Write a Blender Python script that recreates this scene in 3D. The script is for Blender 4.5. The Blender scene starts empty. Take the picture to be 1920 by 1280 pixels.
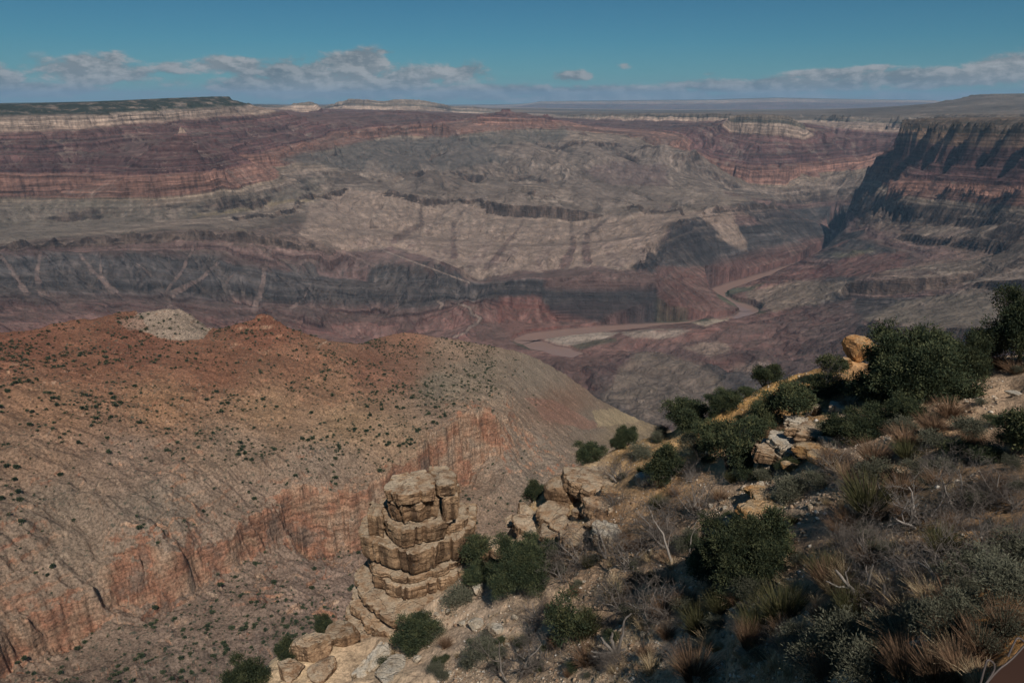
import bpy, bmesh, math, random, os
import numpy as np
from mathutils import Vector, Matrix

Q = 1.0                                        # mesh density
R = math.radians
sc = bpy.context.scene
COL = sc.collection

# ------------------------------------------------------------------ camera
ZC = 1460.0                                    # camera height above the river, metres
F = 1280.0                                     # 24 mm on 36 mm, in photo pixels
PITCH = R(19.57)
cam_d = bpy.data.cameras.new('camera'); cam = bpy.data.objects.new('camera', cam_d); COL.objects.link(cam)
cam_d.lens = 24.0; cam_d.sensor_width = 36.0; cam_d.sensor_fit = 'HORIZONTAL'
cam_d.clip_start = 0.05; cam_d.clip_end = 400000.0
cam.location = (0, 0, ZC); cam.rotation_euler = (R(90) - PITCH, 0, 0)
sc.camera = cam

# ------------------------------------------------------------------ light, sky, exposure
SUN_EL, SUN_AZ = R(50), R(165)                 # azimuth clockwise from +Y (view direction)
vs = sc.view_settings
vs.view_transform = 'Standard'; vs.look = 'None'; vs.gamma = 1.0; vs.use_curve_mapping = False
vs.exposure = -0.24
sun_d = bpy.data.lights.new('sun', 'SUN'); sun_d.energy = 4.9; sun_d.angle = R(0.53); sun_d.color = (1.0, 0.945, 0.87)
sun = bpy.data.objects.new('sun', sun_d); COL.objects.link(sun)
sd = Vector((math.sin(SUN_AZ) * math.cos(SUN_EL), math.cos(SUN_AZ) * math.cos(SUN_EL), math.sin(SUN_EL)))
sun.rotation_euler = sd.to_track_quat('Z', 'Y').to_euler()
sun.location = (200, -100, ZC + 300)

sc.cycles.use_denoising = True
sc.cycles.max_bounces = 4; sc.cycles.diffuse_bounces = 2; sc.cycles.glossy_bounces = 1
sc.cycles.transmission_bounces = 2; sc.cycles.volume_bounces = 0; sc.cycles.transparent_max_bounces = 6
sc.cycles.use_light_tree = False


def photo_dir(px, py):
    dx = (px - 960.0) / F; dy = (640.0 - py) / F
    return np.array([dx, math.cos(PITCH) + dy * math.sin(PITCH), -math.sin(PITCH) + dy * math.cos(PITCH)])


def at(px, py, r):
    """world point seen in that direction at plan distance r"""
    d = photo_dir(px, py); k = r / math.hypot(d[0], d[1])
    return (d[0] * k, d[1] * k, ZC + d[2] * k)


def azel(px, py):
    d = photo_dir(px, py)
    return math.atan2(d[0], d[1]), math.atan2(d[2], math.hypot(d[0], d[1]))


# ------------------------------------------------------------------ node helpers
class NT:
    def __init__(s, tree): s.t = tree; s.n = tree.nodes; s.l = tree.links
    def new(s, typ, **kw):
        n = s.n.new(typ)
        for k, v in kw.items(): setattr(n, k, v)
        return n
    def put(s, sock, v):
        if v is None: return
        if hasattr(v, 'is_output') or isinstance(v, bpy.types.NodeSocket): s.l.new(v, sock)
        else:
            try: sock.default_value = v
            except Exception:
                sock.default_value = (v[0], v[1], v[2], 1.0) if hasattr(v, '__len__') else (v, v, v, 1)
    def m(s, op, a, b=None, c=None, clamp=False):
        n = s.new('ShaderNodeMath', operation=op, use_clamp=clamp)
        for i, v in enumerate((a, b, c)): s.put(n.inputs[i], v)
        return n.outputs[0]
    def vm(s, op, a, b=None):
        n = s.new('ShaderNodeVectorMath', operation=op); s.put(n.inputs[0], a)
        if b is not None: s.put(n.inputs[1], b)
        return n.outputs[0]
    def mix(s, f, a, b, blend='MIX'):
        n = s.new('ShaderNodeMix', data_type='RGBA', blend_type=blend)
        s.put(n.inputs[0], f); s.put(n.inputs[6], a); s.put(n.inputs[7], b); return n.outputs[2]
    def noise(s, vec, scale, detail=4.0, rough=0.55, dist=0.0, out=0):
        n = s.new('ShaderNodeTexNoise'); s.put(n.inputs['Vector'], vec)
        n.inputs['Scale'].default_value = scale; n.inputs['Detail'].default_value = detail
        n.inputs['Roughness'].default_value = rough; n.inputs['Distortion'].default_value = dist
        return n.outputs[out]
    def ramp(s, f, stops, interp='LINEAR'):
        n = s.new('ShaderNodeValToRGB'); e = n.color_ramp; e.interpolation = interp
        while len(e.elements) < len(stops): e.elements.new(0.5)
        for i, (p, c) in enumerate(stops):
            e.elements[i].position = p
            e.elements[i].color = (c[0], c[1], c[2], 1) if hasattr(c, '__len__') else (c, c, c, 1)
        s.put(n.inputs[0], f); return n.outputs[0]
    def mr(s, v, a, b, c=0.0, d=1.0, smooth=False):
        n = s.new('ShaderNodeMapRange'); n.interpolation_type = 'SMOOTHSTEP' if smooth else 'LINEAR'
        n.clamp = True
        for i, x in enumerate((v, a, b, c, d)): s.put(n.inputs[i], x)
        return n.outputs[0]
    def attr(s, name, out='Fac'):
        n = s.new('ShaderNodeAttribute'); n.attribute_name = name; return n.outputs[out]
    def mapping(s, vec, scale=(1, 1, 1), rot=(0, 0, 0)):
        n = s.new('ShaderNodeMapping'); s.put(n.inputs[0], vec)
        n.inputs['Scale'].default_value = scale; n.inputs['Rotation'].default_value = rot; return n.outputs[0]


def new_mat(name, rough=0.9, spec=0.15):
    m = bpy.data.materials.new(name); m.use_nodes = True
    t = NT(m.node_tree); b = m.node_tree.nodes['Principled BSDF']
    b.inputs['Roughness'].default_value = rough
    b.inputs['Specular IOR Level'].default_value = spec
    return m, t, b


def bump(t, b, h, dist, strength=1.0):
    n = t.new('ShaderNodeBump'); n.inputs['Strength'].default_value = strength
    n.inputs['Distance'].default_value = dist
    t.put(n.inputs['Height'], h); t.l.new(n.outputs[0], b.inputs['Normal'])


# ------------------------------------------------------------------ world: sky and clouds at infinity
w = bpy.data.worlds.new('World'); sc.world = w; w.use_nodes = True
t = NT(w.node_tree); t.n.clear()
sky = t.new('ShaderNodeTexSky', sky_type='NISHITA', sun_disc=False)
sky.sun_elevation = SUN_EL; sky.sun_rotation = SUN_AZ; sky.altitude = 2200
sky.air_density = 1.0; sky.dust_density = 0.35; sky.ozone_density = 0.6
skyc = t.mix(1.0, sky.outputs[0], (0.27, 0.69, 0.84), 'MULTIPLY')
gen = t.new('ShaderNodeTexCoord').outputs['Generated']
sep = t.new('ShaderNodeSeparateXYZ'); t.put(sep.inputs[0], gen)
az = t.m('ARCTAN2', sep.outputs[0], sep.outputs[1]); el = t.m('ARCSINE', sep.outputs[2])
comb = t.new('ShaderNodeCombineXYZ'); t.put(comb.inputs[0], az); t.put(comb.inputs[1], t.m('MULTIPLY', el, 2.1))
P0 = comb.outputs[0]
n1 = t.noise(P0, 24.0, 10.0, 0.62, 0.08)
off = t.vm('ADD', P0, (0.006, 0.011, 0.0))
n2 = t.noise(off, 24.0, 10.0, 0.62, 0.08)
# cloud groups: photo centre, half widths, strength
CL = [(175, 135, 110, 22, .95), (225, 112, 55, 17, .6), (75, 168, 150, 12, .85), (320, 126, 60, 13, .55), (425, 124, 80, 18, .8),
      (560, 140, 150, 30, .7), (665, 122, 62, 26, 1.0), (640, 162, 240, 24, .95), (760, 150, 90, 30, .8), (860, 140, 75, 22, .7),
      (880, 172, 300, 14, .8), (1072, 143, 66, 12, .62), (1175, 124, 22, 8, .45), (1120, 172, 300, 12, .75), (1330, 138, 16, 5, .5),
      (1450, 162, 260, 15, .85), (1560, 140, 100, 10, .7), (1640, 127, 55, 7, .6), (1750, 148, 220, 16, .9), (1880, 128, 90, 18, .9),
      (720, 98, 26, 6, .5), (1990, 130, 120, 26, .9), (-80, 150, 120, 26, .9), (1300, 184, 800, 9, .75), (380, 176, 500, 8, .4)]
acc = None
for (cx, cy, hw, hh, st) in CL:
    a0, e0 = azel(cx, cy); a1, e1 = azel(cx + hw, cy - hh)
    da = t.m('MULTIPLY', t.m('SUBTRACT', az, a0), 1 / max(abs(a1 - a0), 1e-3))
    de = t.m('MULTIPLY', t.m('SUBTRACT', el, e0), 1 / (hh / F * 0.93))
    d2 = t.m('ADD', t.m('MULTIPLY', da, da), t.m('MULTIPLY', de, de))
    g = t.m('MULTIPLY', t.m('POWER', 2.718, t.m('MULTIPLY', d2, -0.8)), st)
    acc = g if acc is None else t.m('MAXIMUM', acc, g)
dens = t.mr(t.m('ADD', t.m('MULTIPLY', acc, 0.60), t.m('SUBTRACT', n1, 0.5)), 0.15, 0.36, 0, 1, True)
dens = t.m('MULTIPLY', dens, t.m('MULTIPLY', t.mr(acc, 0.10, 0.35), 0.93))
lit = t.mr(t.m('SUBTRACT', n1, n2), -0.06, 0.10, 0, 1)
big = t.noise(P0, 9.0, 3.0, 0.5)
lit = t.m('ADD', t.m('MULTIPLY', lit, 0.62), t.mr(big, 0.35, 0.65, 0.0, 0.40))
cloudc = t.mix(lit, (2.4, 3.0, 3.5), (8.2, 8.2, 8.3))
low = t.mr(el, -0.02, 0.07, 0.30, 0.0)          # thin high veil low over the horizon
skyc2 = t.mix(low, skyc, (3.6, 4.7, 5.2))
fin = t.mix(dens, skyc2, cloudc)
bg = t.new('ShaderNodeBackground'); bg.inputs[1].default_value = 0.057
t.put(bg.inputs[0], fin)
wo = t.new('ShaderNodeOutputWorld'); t.l.new(bg.outputs[0], wo.inputs[0])

# ------------------------------------------------------------------ numpy noise
def _h(ix, iy, seed):
    with np.errstate(over='ignore'):
        n = ix.astype(np.uint32) * np.uint32(374761393) + iy.astype(np.uint32) * np.uint32(668265263) + np.uint32((seed * 2246822519) & 0xffffffff)
        n = (n ^ (n >> np.uint32(13))) * np.uint32(1274126177)
        n = (n ^ (n >> np.uint32(16))) * np.uint32(2654435761)
        n = n ^ (n >> np.uint32(15))
    return (n & np.uint32(0xffffff)).astype(np.float32) / np.float32(0xffffff)


def vnoise(x, y, seed=0):
    """gradient noise, about -1..1"""
    x0 = np.floor(x); y0 = np.floor(y)
    fx = (x - x0).astype(np.float32); fy = (y - y0).astype(np.float32)
    ix = x0.astype(np.int64); iy = y0.astype(np.int64)
    u = fx * fx * fx * (fx * (fx * 6 - 15) + 10); v = fy * fy * fy * (fy * (fy * 6 - 15) + 10)
    def g(i, j):
        a = _h(ix + i, iy + j, seed) * np.float32(6.2831853)
        return np.cos(a) * (fx - i) + np.sin(a) * (fy - j)
    return 1.5 * ((g(0, 0) * (1 - u) + g(1, 0) * u) * (1 - v) + (g(0, 1) * (1 - u) + g(1, 1) * u) * v)


def fbm(x, y, octv=4, seed=0, gain=0.5, ridged=False):
    a = 1.0; s = 0; tot = 0
    for o in range(octv):
        n = vnoise(x * 2 ** o + 17.3 * o, y * 2 ** o - 9.1 * o, seed + o)
        if ridged: n = 1 - 2 * np.abs(n)
        s = s + a * n; tot += a; a *= gain
    return s / tot


def gullies(x, y, gx, gy, wl, octv, seed, gain=0.5):
    """spurs and gullies running down the slope (gx, gy): value about -1..1 and finer ones branching off"""
    out = np.zeros_like(x, dtype=np.float32); amp = 1.0; f = 1.0 / wl
    gx = gx.astype(np.float32).copy(); gy = gy.astype(np.float32).copy()
    for o in range(octv):
        X = x * f; Y = y * f
        cx = np.floor(X); cy = np.floor(Y)
        fx = (X - cx).astype(np.float32); fy = (Y - cy).astype(np.float32)
        ix = cx.astype(np.int64); iy = cy.astype(np.int64)
        L = np.sqrt(gx * gx + gy * gy) + 1e-6
        px = -gy / L; py = gx / L
        c = np.zeros_like(fx); s = np.zeros_like(fx); W = np.zeros_like(fx) + 1e-6
        for i in (-1, 0, 1):
            for j in (-1, 0, 1):
                jx = _h(ix + i, iy + j, seed + 50 + o); jy = _h(ix + i, iy + j, seed + 90 + o)
                dx = fx - i - jx; dy = fy - j - jy
                wgt = np.exp(-2.2 * (dx * dx + dy * dy))
                ph = (dx * px + dy * py) * np.float32(6.2831853) + (jx - jy) * 2.0
                c += wgt * np.cos(ph); s += wgt * np.sin(ph); W += wgt
        c /= W; s /= W
        st = np.minimum(L * 3.0, 1.0)
        out += amp * c * st
        k = amp * 0.55 * st
        gx += -s * px * k; gy += -s * py * k
        amp *= gain; f *= 2.05
    return out


def harmonic(nu, nv, segs, au=1.6, iters=260):
    """surface through mapped lines with no overshoot: segs = list of point lists (iu, iv, values...)"""
    k = len(segs[0][0]) - 2
    W = np.zeros((nv, nu)); S = np.zeros((nv, nu, k))
    for pts in segs:
        P = np.asarray(pts, float)
        if len(P) == 1:
            Q_ = np.concatenate([P + np.r_[i, j, np.zeros(k)] for i in (-1, 0, 1) for j in (0,)])
        else:
            Q_ = []
            for a, b in zip(P[:-1], P[1:]):
                n = int(max(abs(b[0] - a[0]), abs(b[1] - a[1])) * 1.5) + 1
                f = np.linspace(0, 1, n + 1)[:, None]; Q_.append(a + (b - a) * f)
            Q_ = np.concatenate(Q_)
        iu = np.rint(Q_[:, 0]).astype(int); iv = np.rint(Q_[:, 1]).astype(int)
        ok = (iu >= 0) & (iu < nu) & (iv >= 0) & (iv < nv)
        np.add.at(W, (iv[ok], iu[ok]), 1.0); np.add.at(S, (iv[ok], iu[ok]), Q_[ok, 2:])
    levels = [(W, S)]
    while min(levels[-1][0].shape) > 12:
        w_, s_ = levels[-1]
        if w_.shape[0] % 2: w_ = np.pad(w_, ((0, 1), (0, 0))); s_ = np.pad(s_, ((0, 1), (0, 0), (0, 0)))
        if w_.shape[1] % 2: w_ = np.pad(w_, ((0, 0), (0, 1))); s_ = np.pad(s_, ((0, 0), (0, 1), (0, 0)))
        levels.append((w_[::2, ::2] + w_[1::2, ::2] + w_[::2, 1::2] + w_[1::2, 1::2], s_[::2, ::2] + s_[1::2, ::2] + s_[::2, 1::2] + s_[1::2, 1::2]))
    Zs = None
    for w_, s_ in reversed(levels):
        fx = w_ > 0; val = s_ / np.maximum(w_, 1e-9)[..., None]
        if Zs is None: Zs = np.where(fx[..., None], val, val[fx].mean(0))
        else:
            Zs = np.repeat(np.repeat(Zs, 2, 0), 2, 1)[:w_.shape[0], :w_.shape[1]]
        Zs = np.where(fx[..., None], val, Zs)
        for _ in range(iters):
            p = np.pad(Zs, ((1, 1), (1, 1), (0, 0)), mode='edge')
            n = (au * (p[1:-1, :-2] + p[1:-1, 2:]) + p[:-2, 1:-1] + p[2:, 1:-1]) / (2 * au + 2)
            Zs = np.where(fx[..., None], val, n)
    return Zs


def grad_polar(Z, U, V):
    """slope in x, y on a grid of azimuth U (columns) and ln r V (rows)"""
    r = np.exp(V)[:, None]
    dv = np.gradient(Z, V, axis=0) / r; du = np.gradient(Z, U, axis=1) / r
    s = np.sin(U)[None]; c = np.cos(U)[None]
    return dv * s + du * c, dv * c - du * s


def in_poly(px, py, poly):
    res = np.zeros(px.shape, bool); n = len(poly)
    for i in range(n):
        x1, y1 = poly[i]; x2, y2 = poly[(i + 1) % n]
        if y1 == y2: continue
        m = ((py < y1) != (py < y2)) & (px < (x2 - x1) * (py - y1) / (y2 - y1) + x1)
        res ^= m
    return res


def seg_dist(px, py, line):
    """distance to a polyline and the position along it, 0..1"""
    best = np.full(px.shape, 1e9, np.float32); n = len(line) - 1; along = np.zeros(px.shape, np.float32)
    for i in range(n):
        x1, y1 = line[i][:2]; x2, y2 = line[i + 1][:2]
        L2 = (x2 - x1) ** 2 + (y2 - y1) ** 2 + 1e-9
        k = np.clip(((px - x1) * (x2 - x1) + (py - y1) * (y2 - y1)) / L2, 0, 1)
        d = np.hypot(px - x1 - k * (x2 - x1), py - y1 - k * (y2 - y1))
        m = d < best; best = np.where(m, d, best); along = np.where(m, (i + k) / n, along)
    return best, along


def to_px(x, y, z):
    """photo coordinates of world points (used to look up where a rock unit was mapped)"""
    dz = z - ZC; cp, sp = math.cos(PITCH), math.sin(PITCH)
    dep = y * cp - dz * sp; up = y * sp + dz * cp
    dep = np.where(dep < 1e-3, 1e-3, dep)
    return 960 + F * x / dep, 640 - F * up / dep


# ------------------------------------------------------------------ mesh helpers
def link(o, parent=None):
    COL.objects.link(o)
    if parent is not None: o.parent = parent
    return o


def mesh_from(name, verts, faces, mat=None, smooth=False):
    """verts (n,3) array, faces (m,3|4) array"""
    me = bpy.data.meshes.new(name); verts = np.asarray(verts, np.float32); faces = np.asarray(faces, np.int32)
    k = faces.shape[1]
    me.vertices.add(len(verts)); me.vertices.foreach_set('co', verts.ravel())
    me.loops.add(faces.size); me.loops.foreach_set('vertex_index', faces.ravel())
    me.polygons.add(len(faces)); me.polygons.foreach_set('loop_start', np.arange(0, faces.size, k, dtype=np.int32))
    me.polygons.foreach_set('loop_total', np.full(len(faces), k, np.int32))
    if smooth: me.polygons.foreach_set('use_smooth', np.ones(len(faces), bool))
    me.update(calc_edges=True)
    if mat is not None: me.materials.append(mat)
    return me


def add_attr(me, name, data):
    data = np.asarray(data, np.float32)
    if data.ndim == 1:
        a = me.attributes.new(name, 'FLOAT', 'POINT'); a.data.foreach_set('value', data)
    else:
        a = me.attributes.new(name, 'FLOAT_COLOR', 'POINT')
        a.data.foreach_set('color', np.c_[data, np.ones(len(data), np.float32)].ravel() if data.shape[1] == 3 else data.ravel())


def grid_faces(nr, nc):
    i = np.arange(nr * nc).reshape(nr, nc)
    # rows go outward, columns go clockwise (left to right)
    return np.stack([i[:-1, :-1], i[:-1, 1:], i[1:, 1:], i[1:, :-1]], -1).reshape(-1, 4)


def tag(o, label=None, cat=None, group=None, kind=None):
    if label: o['label'] = label
    if cat: o['category'] = cat
    if group: o['group'] = group
    if kind: o['kind'] = kind
    return o


def obj(name, me, parent=None, loc=None):
    o = bpy.data.objects.new(name, me); link(o, parent)
    if loc is not None: o.location = loc
    return o

# ------------------------------------------------------------------ the canyon: mapped rock units
SEG = []                                       # lists of (azimuth, ln r, z, h)


def cp(px, py, r, h):
    x, y, z = at(px, py, r); return (math.atan2(x, y), math.log(r), z, h)


def cpt(px, py, r, h): SEG.append([cp(px, py, r, h)])


def dens_line(pts, step=30):
    out = []
    for a, b in zip(pts[:-1], pts[1:]):
        n = max(1, int(math.hypot(b[0] - a[0], (b[1] - a[1]) * 2) / step))
        for k in range(n):
            f = k / n; out.append(tuple(p + (q - p) * f for p, q in zip(a, b)))
    out.append(pts[-1]); return out


def line(h, pts): SEG.append([cp(px, py, r, h) for px, py, r in dens_line(pts, 40)])


def cliff(ht, hb, pts, step=30, lean=0.005):
    """a cliff line: (px, y of the top, y of the foot, distance)"""
    P = dens_line(pts, step)
    SEG.append([cp(px, yb, r, hb) for px, yt, yb, r in P])
    SEG.append([cp(px, yt, r * (1 + lean), ht) for px, yt, yb, r in P])


# rims of the lowest bench and the dark lava slope under it
cliff(450, 400, [(-150, 470, 486, 5250), (0, 462, 474, 5250), (100, 448, 462, 5300), (200, 442, 458, 5320), (300, 434, 455, 5320),
                 (370, 430, 450, 5300), (430, 433, 452, 5280), (500, 440, 460, 5250), (560, 450, 468, 5220), (575, 460, 470, 5230)])
cliff(520, 480, [(440, 405, 414, 5750), (500, 398, 408, 5900), (545, 388, 400, 6100), (575, 368, 380, 6400), (620, 352, 365, 6700), (650, 346, 356, 6850)])
line(330, [(-150, 474, 5160), (0, 470, 5160), (150, 470, 5160), (300, 471, 5140), (400, 482, 5080), (470, 494, 5040), (560, 508, 5000), (640, 522, 4960), (700, 528, 4930)])
line(330, [(740, 494, 5050), (820, 487, 5000), (860, 510, 4850), (880, 545, 4680)])
line(150, [(-150, 560, 4560), (0, 555, 4600), (150, 556, 4640), (300, 560, 4650), (450, 570, 4620), (600, 575, 4580), (700, 583, 4520), (800, 578, 4520), (850, 568, 4520)])
line(80, [(-150, 610, 4150), (0, 610, 4150), (200, 610, 4200), (400, 615, 4250), (600, 625, 4250), (700, 640, 4150), (800, 622, 4250), (855, 605, 4320)])
line(40, [(892, 560, 4560), (872, 578, 4480), (895, 600, 4350), (870, 625, 4150), (850, 645, 4050)])
line(330, [(905, 527, 4760), (1000, 522, 4700), (1060, 520, 4660), (1120, 512, 4680), (1200, 512, 4690), (1235, 520, 4680)])
line(300, [(1020, 534, 4650), (1120, 528, 4640), (1230, 530, 4640)])
line(150, [(905, 558, 4600), (980, 566, 4540), (1030, 572, 4520)])
line(80, [(930, 596, 4400), (1000, 606, 4380)])
line(8, [(1040, 600, 4500), (1100, 604, 4470), (1160, 605, 4460), (1235, 600, 4490)])
line(30, [(930, 630, 4160), (960, 640, 4080), (975, 655, 3980), (1040, 668, 3900), (1090, 660, 3930)])
line(6, [(1030, 640, 4080), (1090, 632, 4130), (1150, 628, 4160), (1250, 622, 4220), (1320, 618, 4240)])
# river
RIV = [(1080, 668), (1048, 658), (1010, 648), (985, 638), (1000, 631), (1060, 624), (1130, 618), (1210, 613), (1290, 609), (1340, 605), (1390, 597), (1412, 586),
       (1395, 576), (1365, 567), (1345, 556), (1340, 547), (1380, 534), (1420, 522), (1470, 507), (1520, 492), (1552, 474), (1570, 455), (1573, 440), (1560, 430)]
riv_pl = []; rs_ = []
for (px, py) in RIV:
    d = photo_dir(px, py); k = (0.0 - ZC) / d[2]; riv_pl.append((d[0] * k, d[1] * k))
    rs_.append((math.atan2(d[0], d[1]), math.log(k * math.hypot(d[0], d[1])), 2.0, 2.0))
SEG.append(rs_)
# tan promontory
cliff(590, 500, [(720, 352, 366, 6500), (760, 360, 374, 6450), (810, 372, 386, 6350), (835, 374, 382, 6430), (900, 370, 379, 6430), (920, 376, 400, 6250),
                 (960, 383, 406, 6200), (1000, 385, 408, 6180), (1040, 388, 410, 6170), (1080, 392, 415, 6130), (1130, 396, 404, 6200)])
cliff(560, 500, [(1180, 385, 394, 6400), (1250, 386, 396, 6350), (1290, 392, 402, 6300)])
line(350, [(640, 470, 5300), (740, 462, 5400), (830, 490, 5080), (890, 525, 4850), (950, 512, 4920), (1020, 505, 4960), (1100, 500, 5000), (1180, 495, 5030), (1215, 480, 5150)])
line(425, [(700, 425, 5850), (800, 440, 5700), (900, 450, 5600), (1000, 455, 5550), (1100, 450, 5600), (1180, 440, 5650), (1240, 430, 5750)])
line(575, [(760, 352, 6800), (850, 358, 6800), (950, 357, 6850), (1050, 366, 6750), (1150, 376, 6700), (1250, 377, 6700), (1330, 378, 6800)])
cpt(1000, 344, 6780, 640); cpt(985, 353, 6720, 585); cpt(1030, 355, 6720, 585); cpt(1000, 354, 7000, 560)
line(540, [(700, 330, 7400), (800, 335, 7500), (900, 336, 7600), (1000, 338, 7700), (1100, 345, 7400), (1200, 350, 7300), (1290, 360, 7200)])
line(560, [(-150, 415, 6000), (0, 415, 6000), (150, 412, 6050), (300, 405, 5780), (400, 398, 5950), (480, 383, 6300), (560, 358, 6700), (620, 335, 7200)])
# red cliffs on the left
cliff(850, 700, [(-150, 325, 370, 6650), (0, 325, 370, 6650), (100, 327, 368, 6650), (205, 327, 364, 6600)])
cliff(850, 700, [(228, 330, 370, 6080), (300, 328, 371, 6000), (380, 322, 362, 6050), (412, 315, 350, 6180)])
cliff(850, 700, [(430, 298, 322, 7100), (450, 290, 312, 7300), (515, 287, 312, 7350), (530, 284, 302, 7650), (560, 270, 283, 8000), (620, 264, 278, 8100)])
cliff(850, 720, [(640, 246, 260, 8900), (665, 243, 257, 9050), (690, 244, 258, 9000), (712, 238, 250, 9350), (735, 236, 248, 9450), (760, 236, 252, 9250), (785, 233, 249, 9350), (808, 232, 248, 9450), (830, 229, 258, 9150), (842, 236, 258, 9200), (850, 240, 252, 9500)])
line(1000, [(-150, 288, 7050), (0, 286, 7050), (150, 287, 7050), (230, 285, 6950), (300, 297, 6350), (400, 290, 6550), (450, 262, 7800), (560, 245, 8800)])
line(1220, [(334, 238, 6740), (346, 238, 6740)]); line(1110, [(316, 256, 6690), (340, 262, 6640), (368, 258, 6700)]); line(960, [(290, 264, 7080), (340, 266, 7150), (400, 264, 7120)])
cliff(1275, 1165, [(-150, 222, 250, 7480), (0, 218, 247, 7500), (70, 216, 245, 7520), (140, 214, 243, 7550), (205, 216, 234, 7650), (240, 210, 232, 7780), (300, 209, 228, 7950), (380, 204, 220, 8300), (440, 200, 214, 8700), (466, 202, 214, 8950)])
line(1330, [(-150, 208, 7800), (0, 206, 7850), (200, 200, 8050), (350, 192, 8450), (440, 190, 9000)])
line(1400, [(-150, 199, 8050), (0, 197, 8100), (100, 194, 8250), (200, 190, 8400), (300, 185, 8700), (400, 181, 9100), (430, 181, 9250)])
line(1400, [(-150, 196, 16000), (100, 192, 16000), (250, 189, 16000), (400, 186, 16000)])
cpt(470, 207, 12500, 1150); cpt(500, 210, 12000, 1000)
# far left centre: distant mesas and buttes
cliff(1330, 1180, [(556, 193, 209, 12400), (575, 191, 210, 12300), (594, 193, 209, 12400)], lean=0.014)
cpt(575, 196, 13300, 1330); cpt(545, 211, 12900, 1050); cpt(608, 211, 12900, 1050); cpt(575, 206, 14500, 1000)
line(1050, [(480, 214, 11500), (540, 215, 11400), (610, 214, 11300)])
cliff(1390, 1200, [(480, 196, 206, 16500), (540, 198, 206, 17000), (605, 200, 207, 17000), (632, 192, 203, 15500), (655, 185, 204, 15200), (690, 187, 205, 15000), (715, 191, 206, 15000), (745, 186, 206, 15000), (785, 187, 207, 15100), (825, 194, 208, 15500), (850, 200, 214, 16500), (890, 200, 216, 16500), (935, 206, 218, 17000)], lean=0.014)
line(1380, [(480, 199, 19000), (650, 198, 19000), (850, 202, 19000), (950, 205, 19000)])
line(1050, [(640, 216, 10400), (700, 209, 10700), (750, 206, 10800), (800, 211, 10600)])
line(800, [(640, 212, 12500), (750, 212, 12800), (850, 222, 11500)])
cliff(850, 760, [(905, 219, 231, 10200), (960, 221, 233, 10100), (1020, 222, 232, 10100), (1042, 228, 236, 10250)])
cpt(948, 201, 10700, 1090); cpt(938, 211, 10600, 980); cpt(975, 209, 10700, 1000); cpt(1020, 213, 10600, 950); cpt(950, 214, 12500, 800)
line(640, [(620, 284, 8050), (640, 277, 8300), (662, 290, 7980), (688, 291, 7960), (708, 274, 8550), (728, 266, 8800), (746, 280, 8450)]); line(640, [(826, 279, 8560), (850, 262, 9150), (862, 252, 9450), (880, 262, 9150), (905, 268, 9000), (925, 258, 9300), (950, 250, 9650), (985, 256, 9450)]); line(640, [(1020, 252, 9600), (1060, 247, 9900)])
line(570, [(640, 312, 7600), (668, 322, 7420), (695, 318, 7500), (722, 296, 7980), (745, 306, 7800), (790, 322, 7500), (840, 325, 7450), (868, 300, 8020)]); line(570, [(890, 290, 8300), (910, 300, 8050), (940, 312, 7850), (970, 300, 8100), (1000, 285, 8500), (1030, 292, 8350), (1060, 305, 8100), (1090, 295, 8300), (1130, 284, 8620)])
cliff(640, 592, [(748, 283, 291, 8390), (770, 288, 297, 8330), (800, 289, 298, 8320), (822, 284, 292, 8450)])
cliff(640, 590, [(1000, 262, 268, 9300), (1060, 262, 272, 9150), (1140, 263, 273, 9100), (1165, 266, 272, 9200), (1300, 276, 281, 8800)])
line(530, [(864, 264, 9100), (878, 282, 8450), (888, 305, 7950), (900, 325, 7600), (960, 330, 7650), (1060, 331, 7700)])
cpt(1180, 307, 8300, 630); cpt(1180, 322, 7950, 560); cpt(1110, 318, 8050, 545); cpt(1255, 318, 8050, 545); cpt(1180, 306, 8800, 560)
cliff(1390, 1180, [(1060, 215, 222, 13500), (1100, 214, 223, 13000), (1200, 213, 224, 12500), (1300, 213, 226, 12000), (1365, 213, 228, 11500)])
line(1000, [(1060, 232, 12400), (1100, 234, 12000), (1200, 238, 11600), (1300, 242, 11000)])
line(720, [(1100, 244, 10800), (1200, 250, 10300), (1280, 262, 9600)])
# red butte right of the centre
cliff(1340, 1150, [(1371, 217, 252, 10000), (1420, 216, 255, 9900), (1470, 218, 258, 9850), (1498, 223, 261, 9850), (1512, 236, 264, 9980)])
line(1345, [(1385, 214, 10500), (1420, 213, 10500), (1480, 216, 10400)]); cpt(1360, 232, 10150, 1170); cpt(1525, 252, 10150, 1120); line(1050, [(1360, 224, 11300), (1420, 222, 11500), (1500, 226, 11300)]); cpt(1330, 254, 9900, 1030)
line(1000, [(1315, 280, 9600), (1380, 284, 9450), (1450, 286, 9350), (1530, 284, 9700), (1600, 278, 10100)])
cliff(850, 700, [(1305, 290, 306, 9300), (1340, 302, 320, 9200), (1380, 308, 332, 9050), (1410, 314, 346, 8950), (1480, 312, 348, 8950), (1498, 306, 326, 9400), (1560, 300, 322, 9700), (1620, 292, 315, 9900), (1645, 285, 302, 10050)])
line(610, [(1290, 325, 8300), (1380, 352, 8700), (1450, 362, 8800), (1520, 354, 9100), (1580, 346, 9400)])
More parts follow.
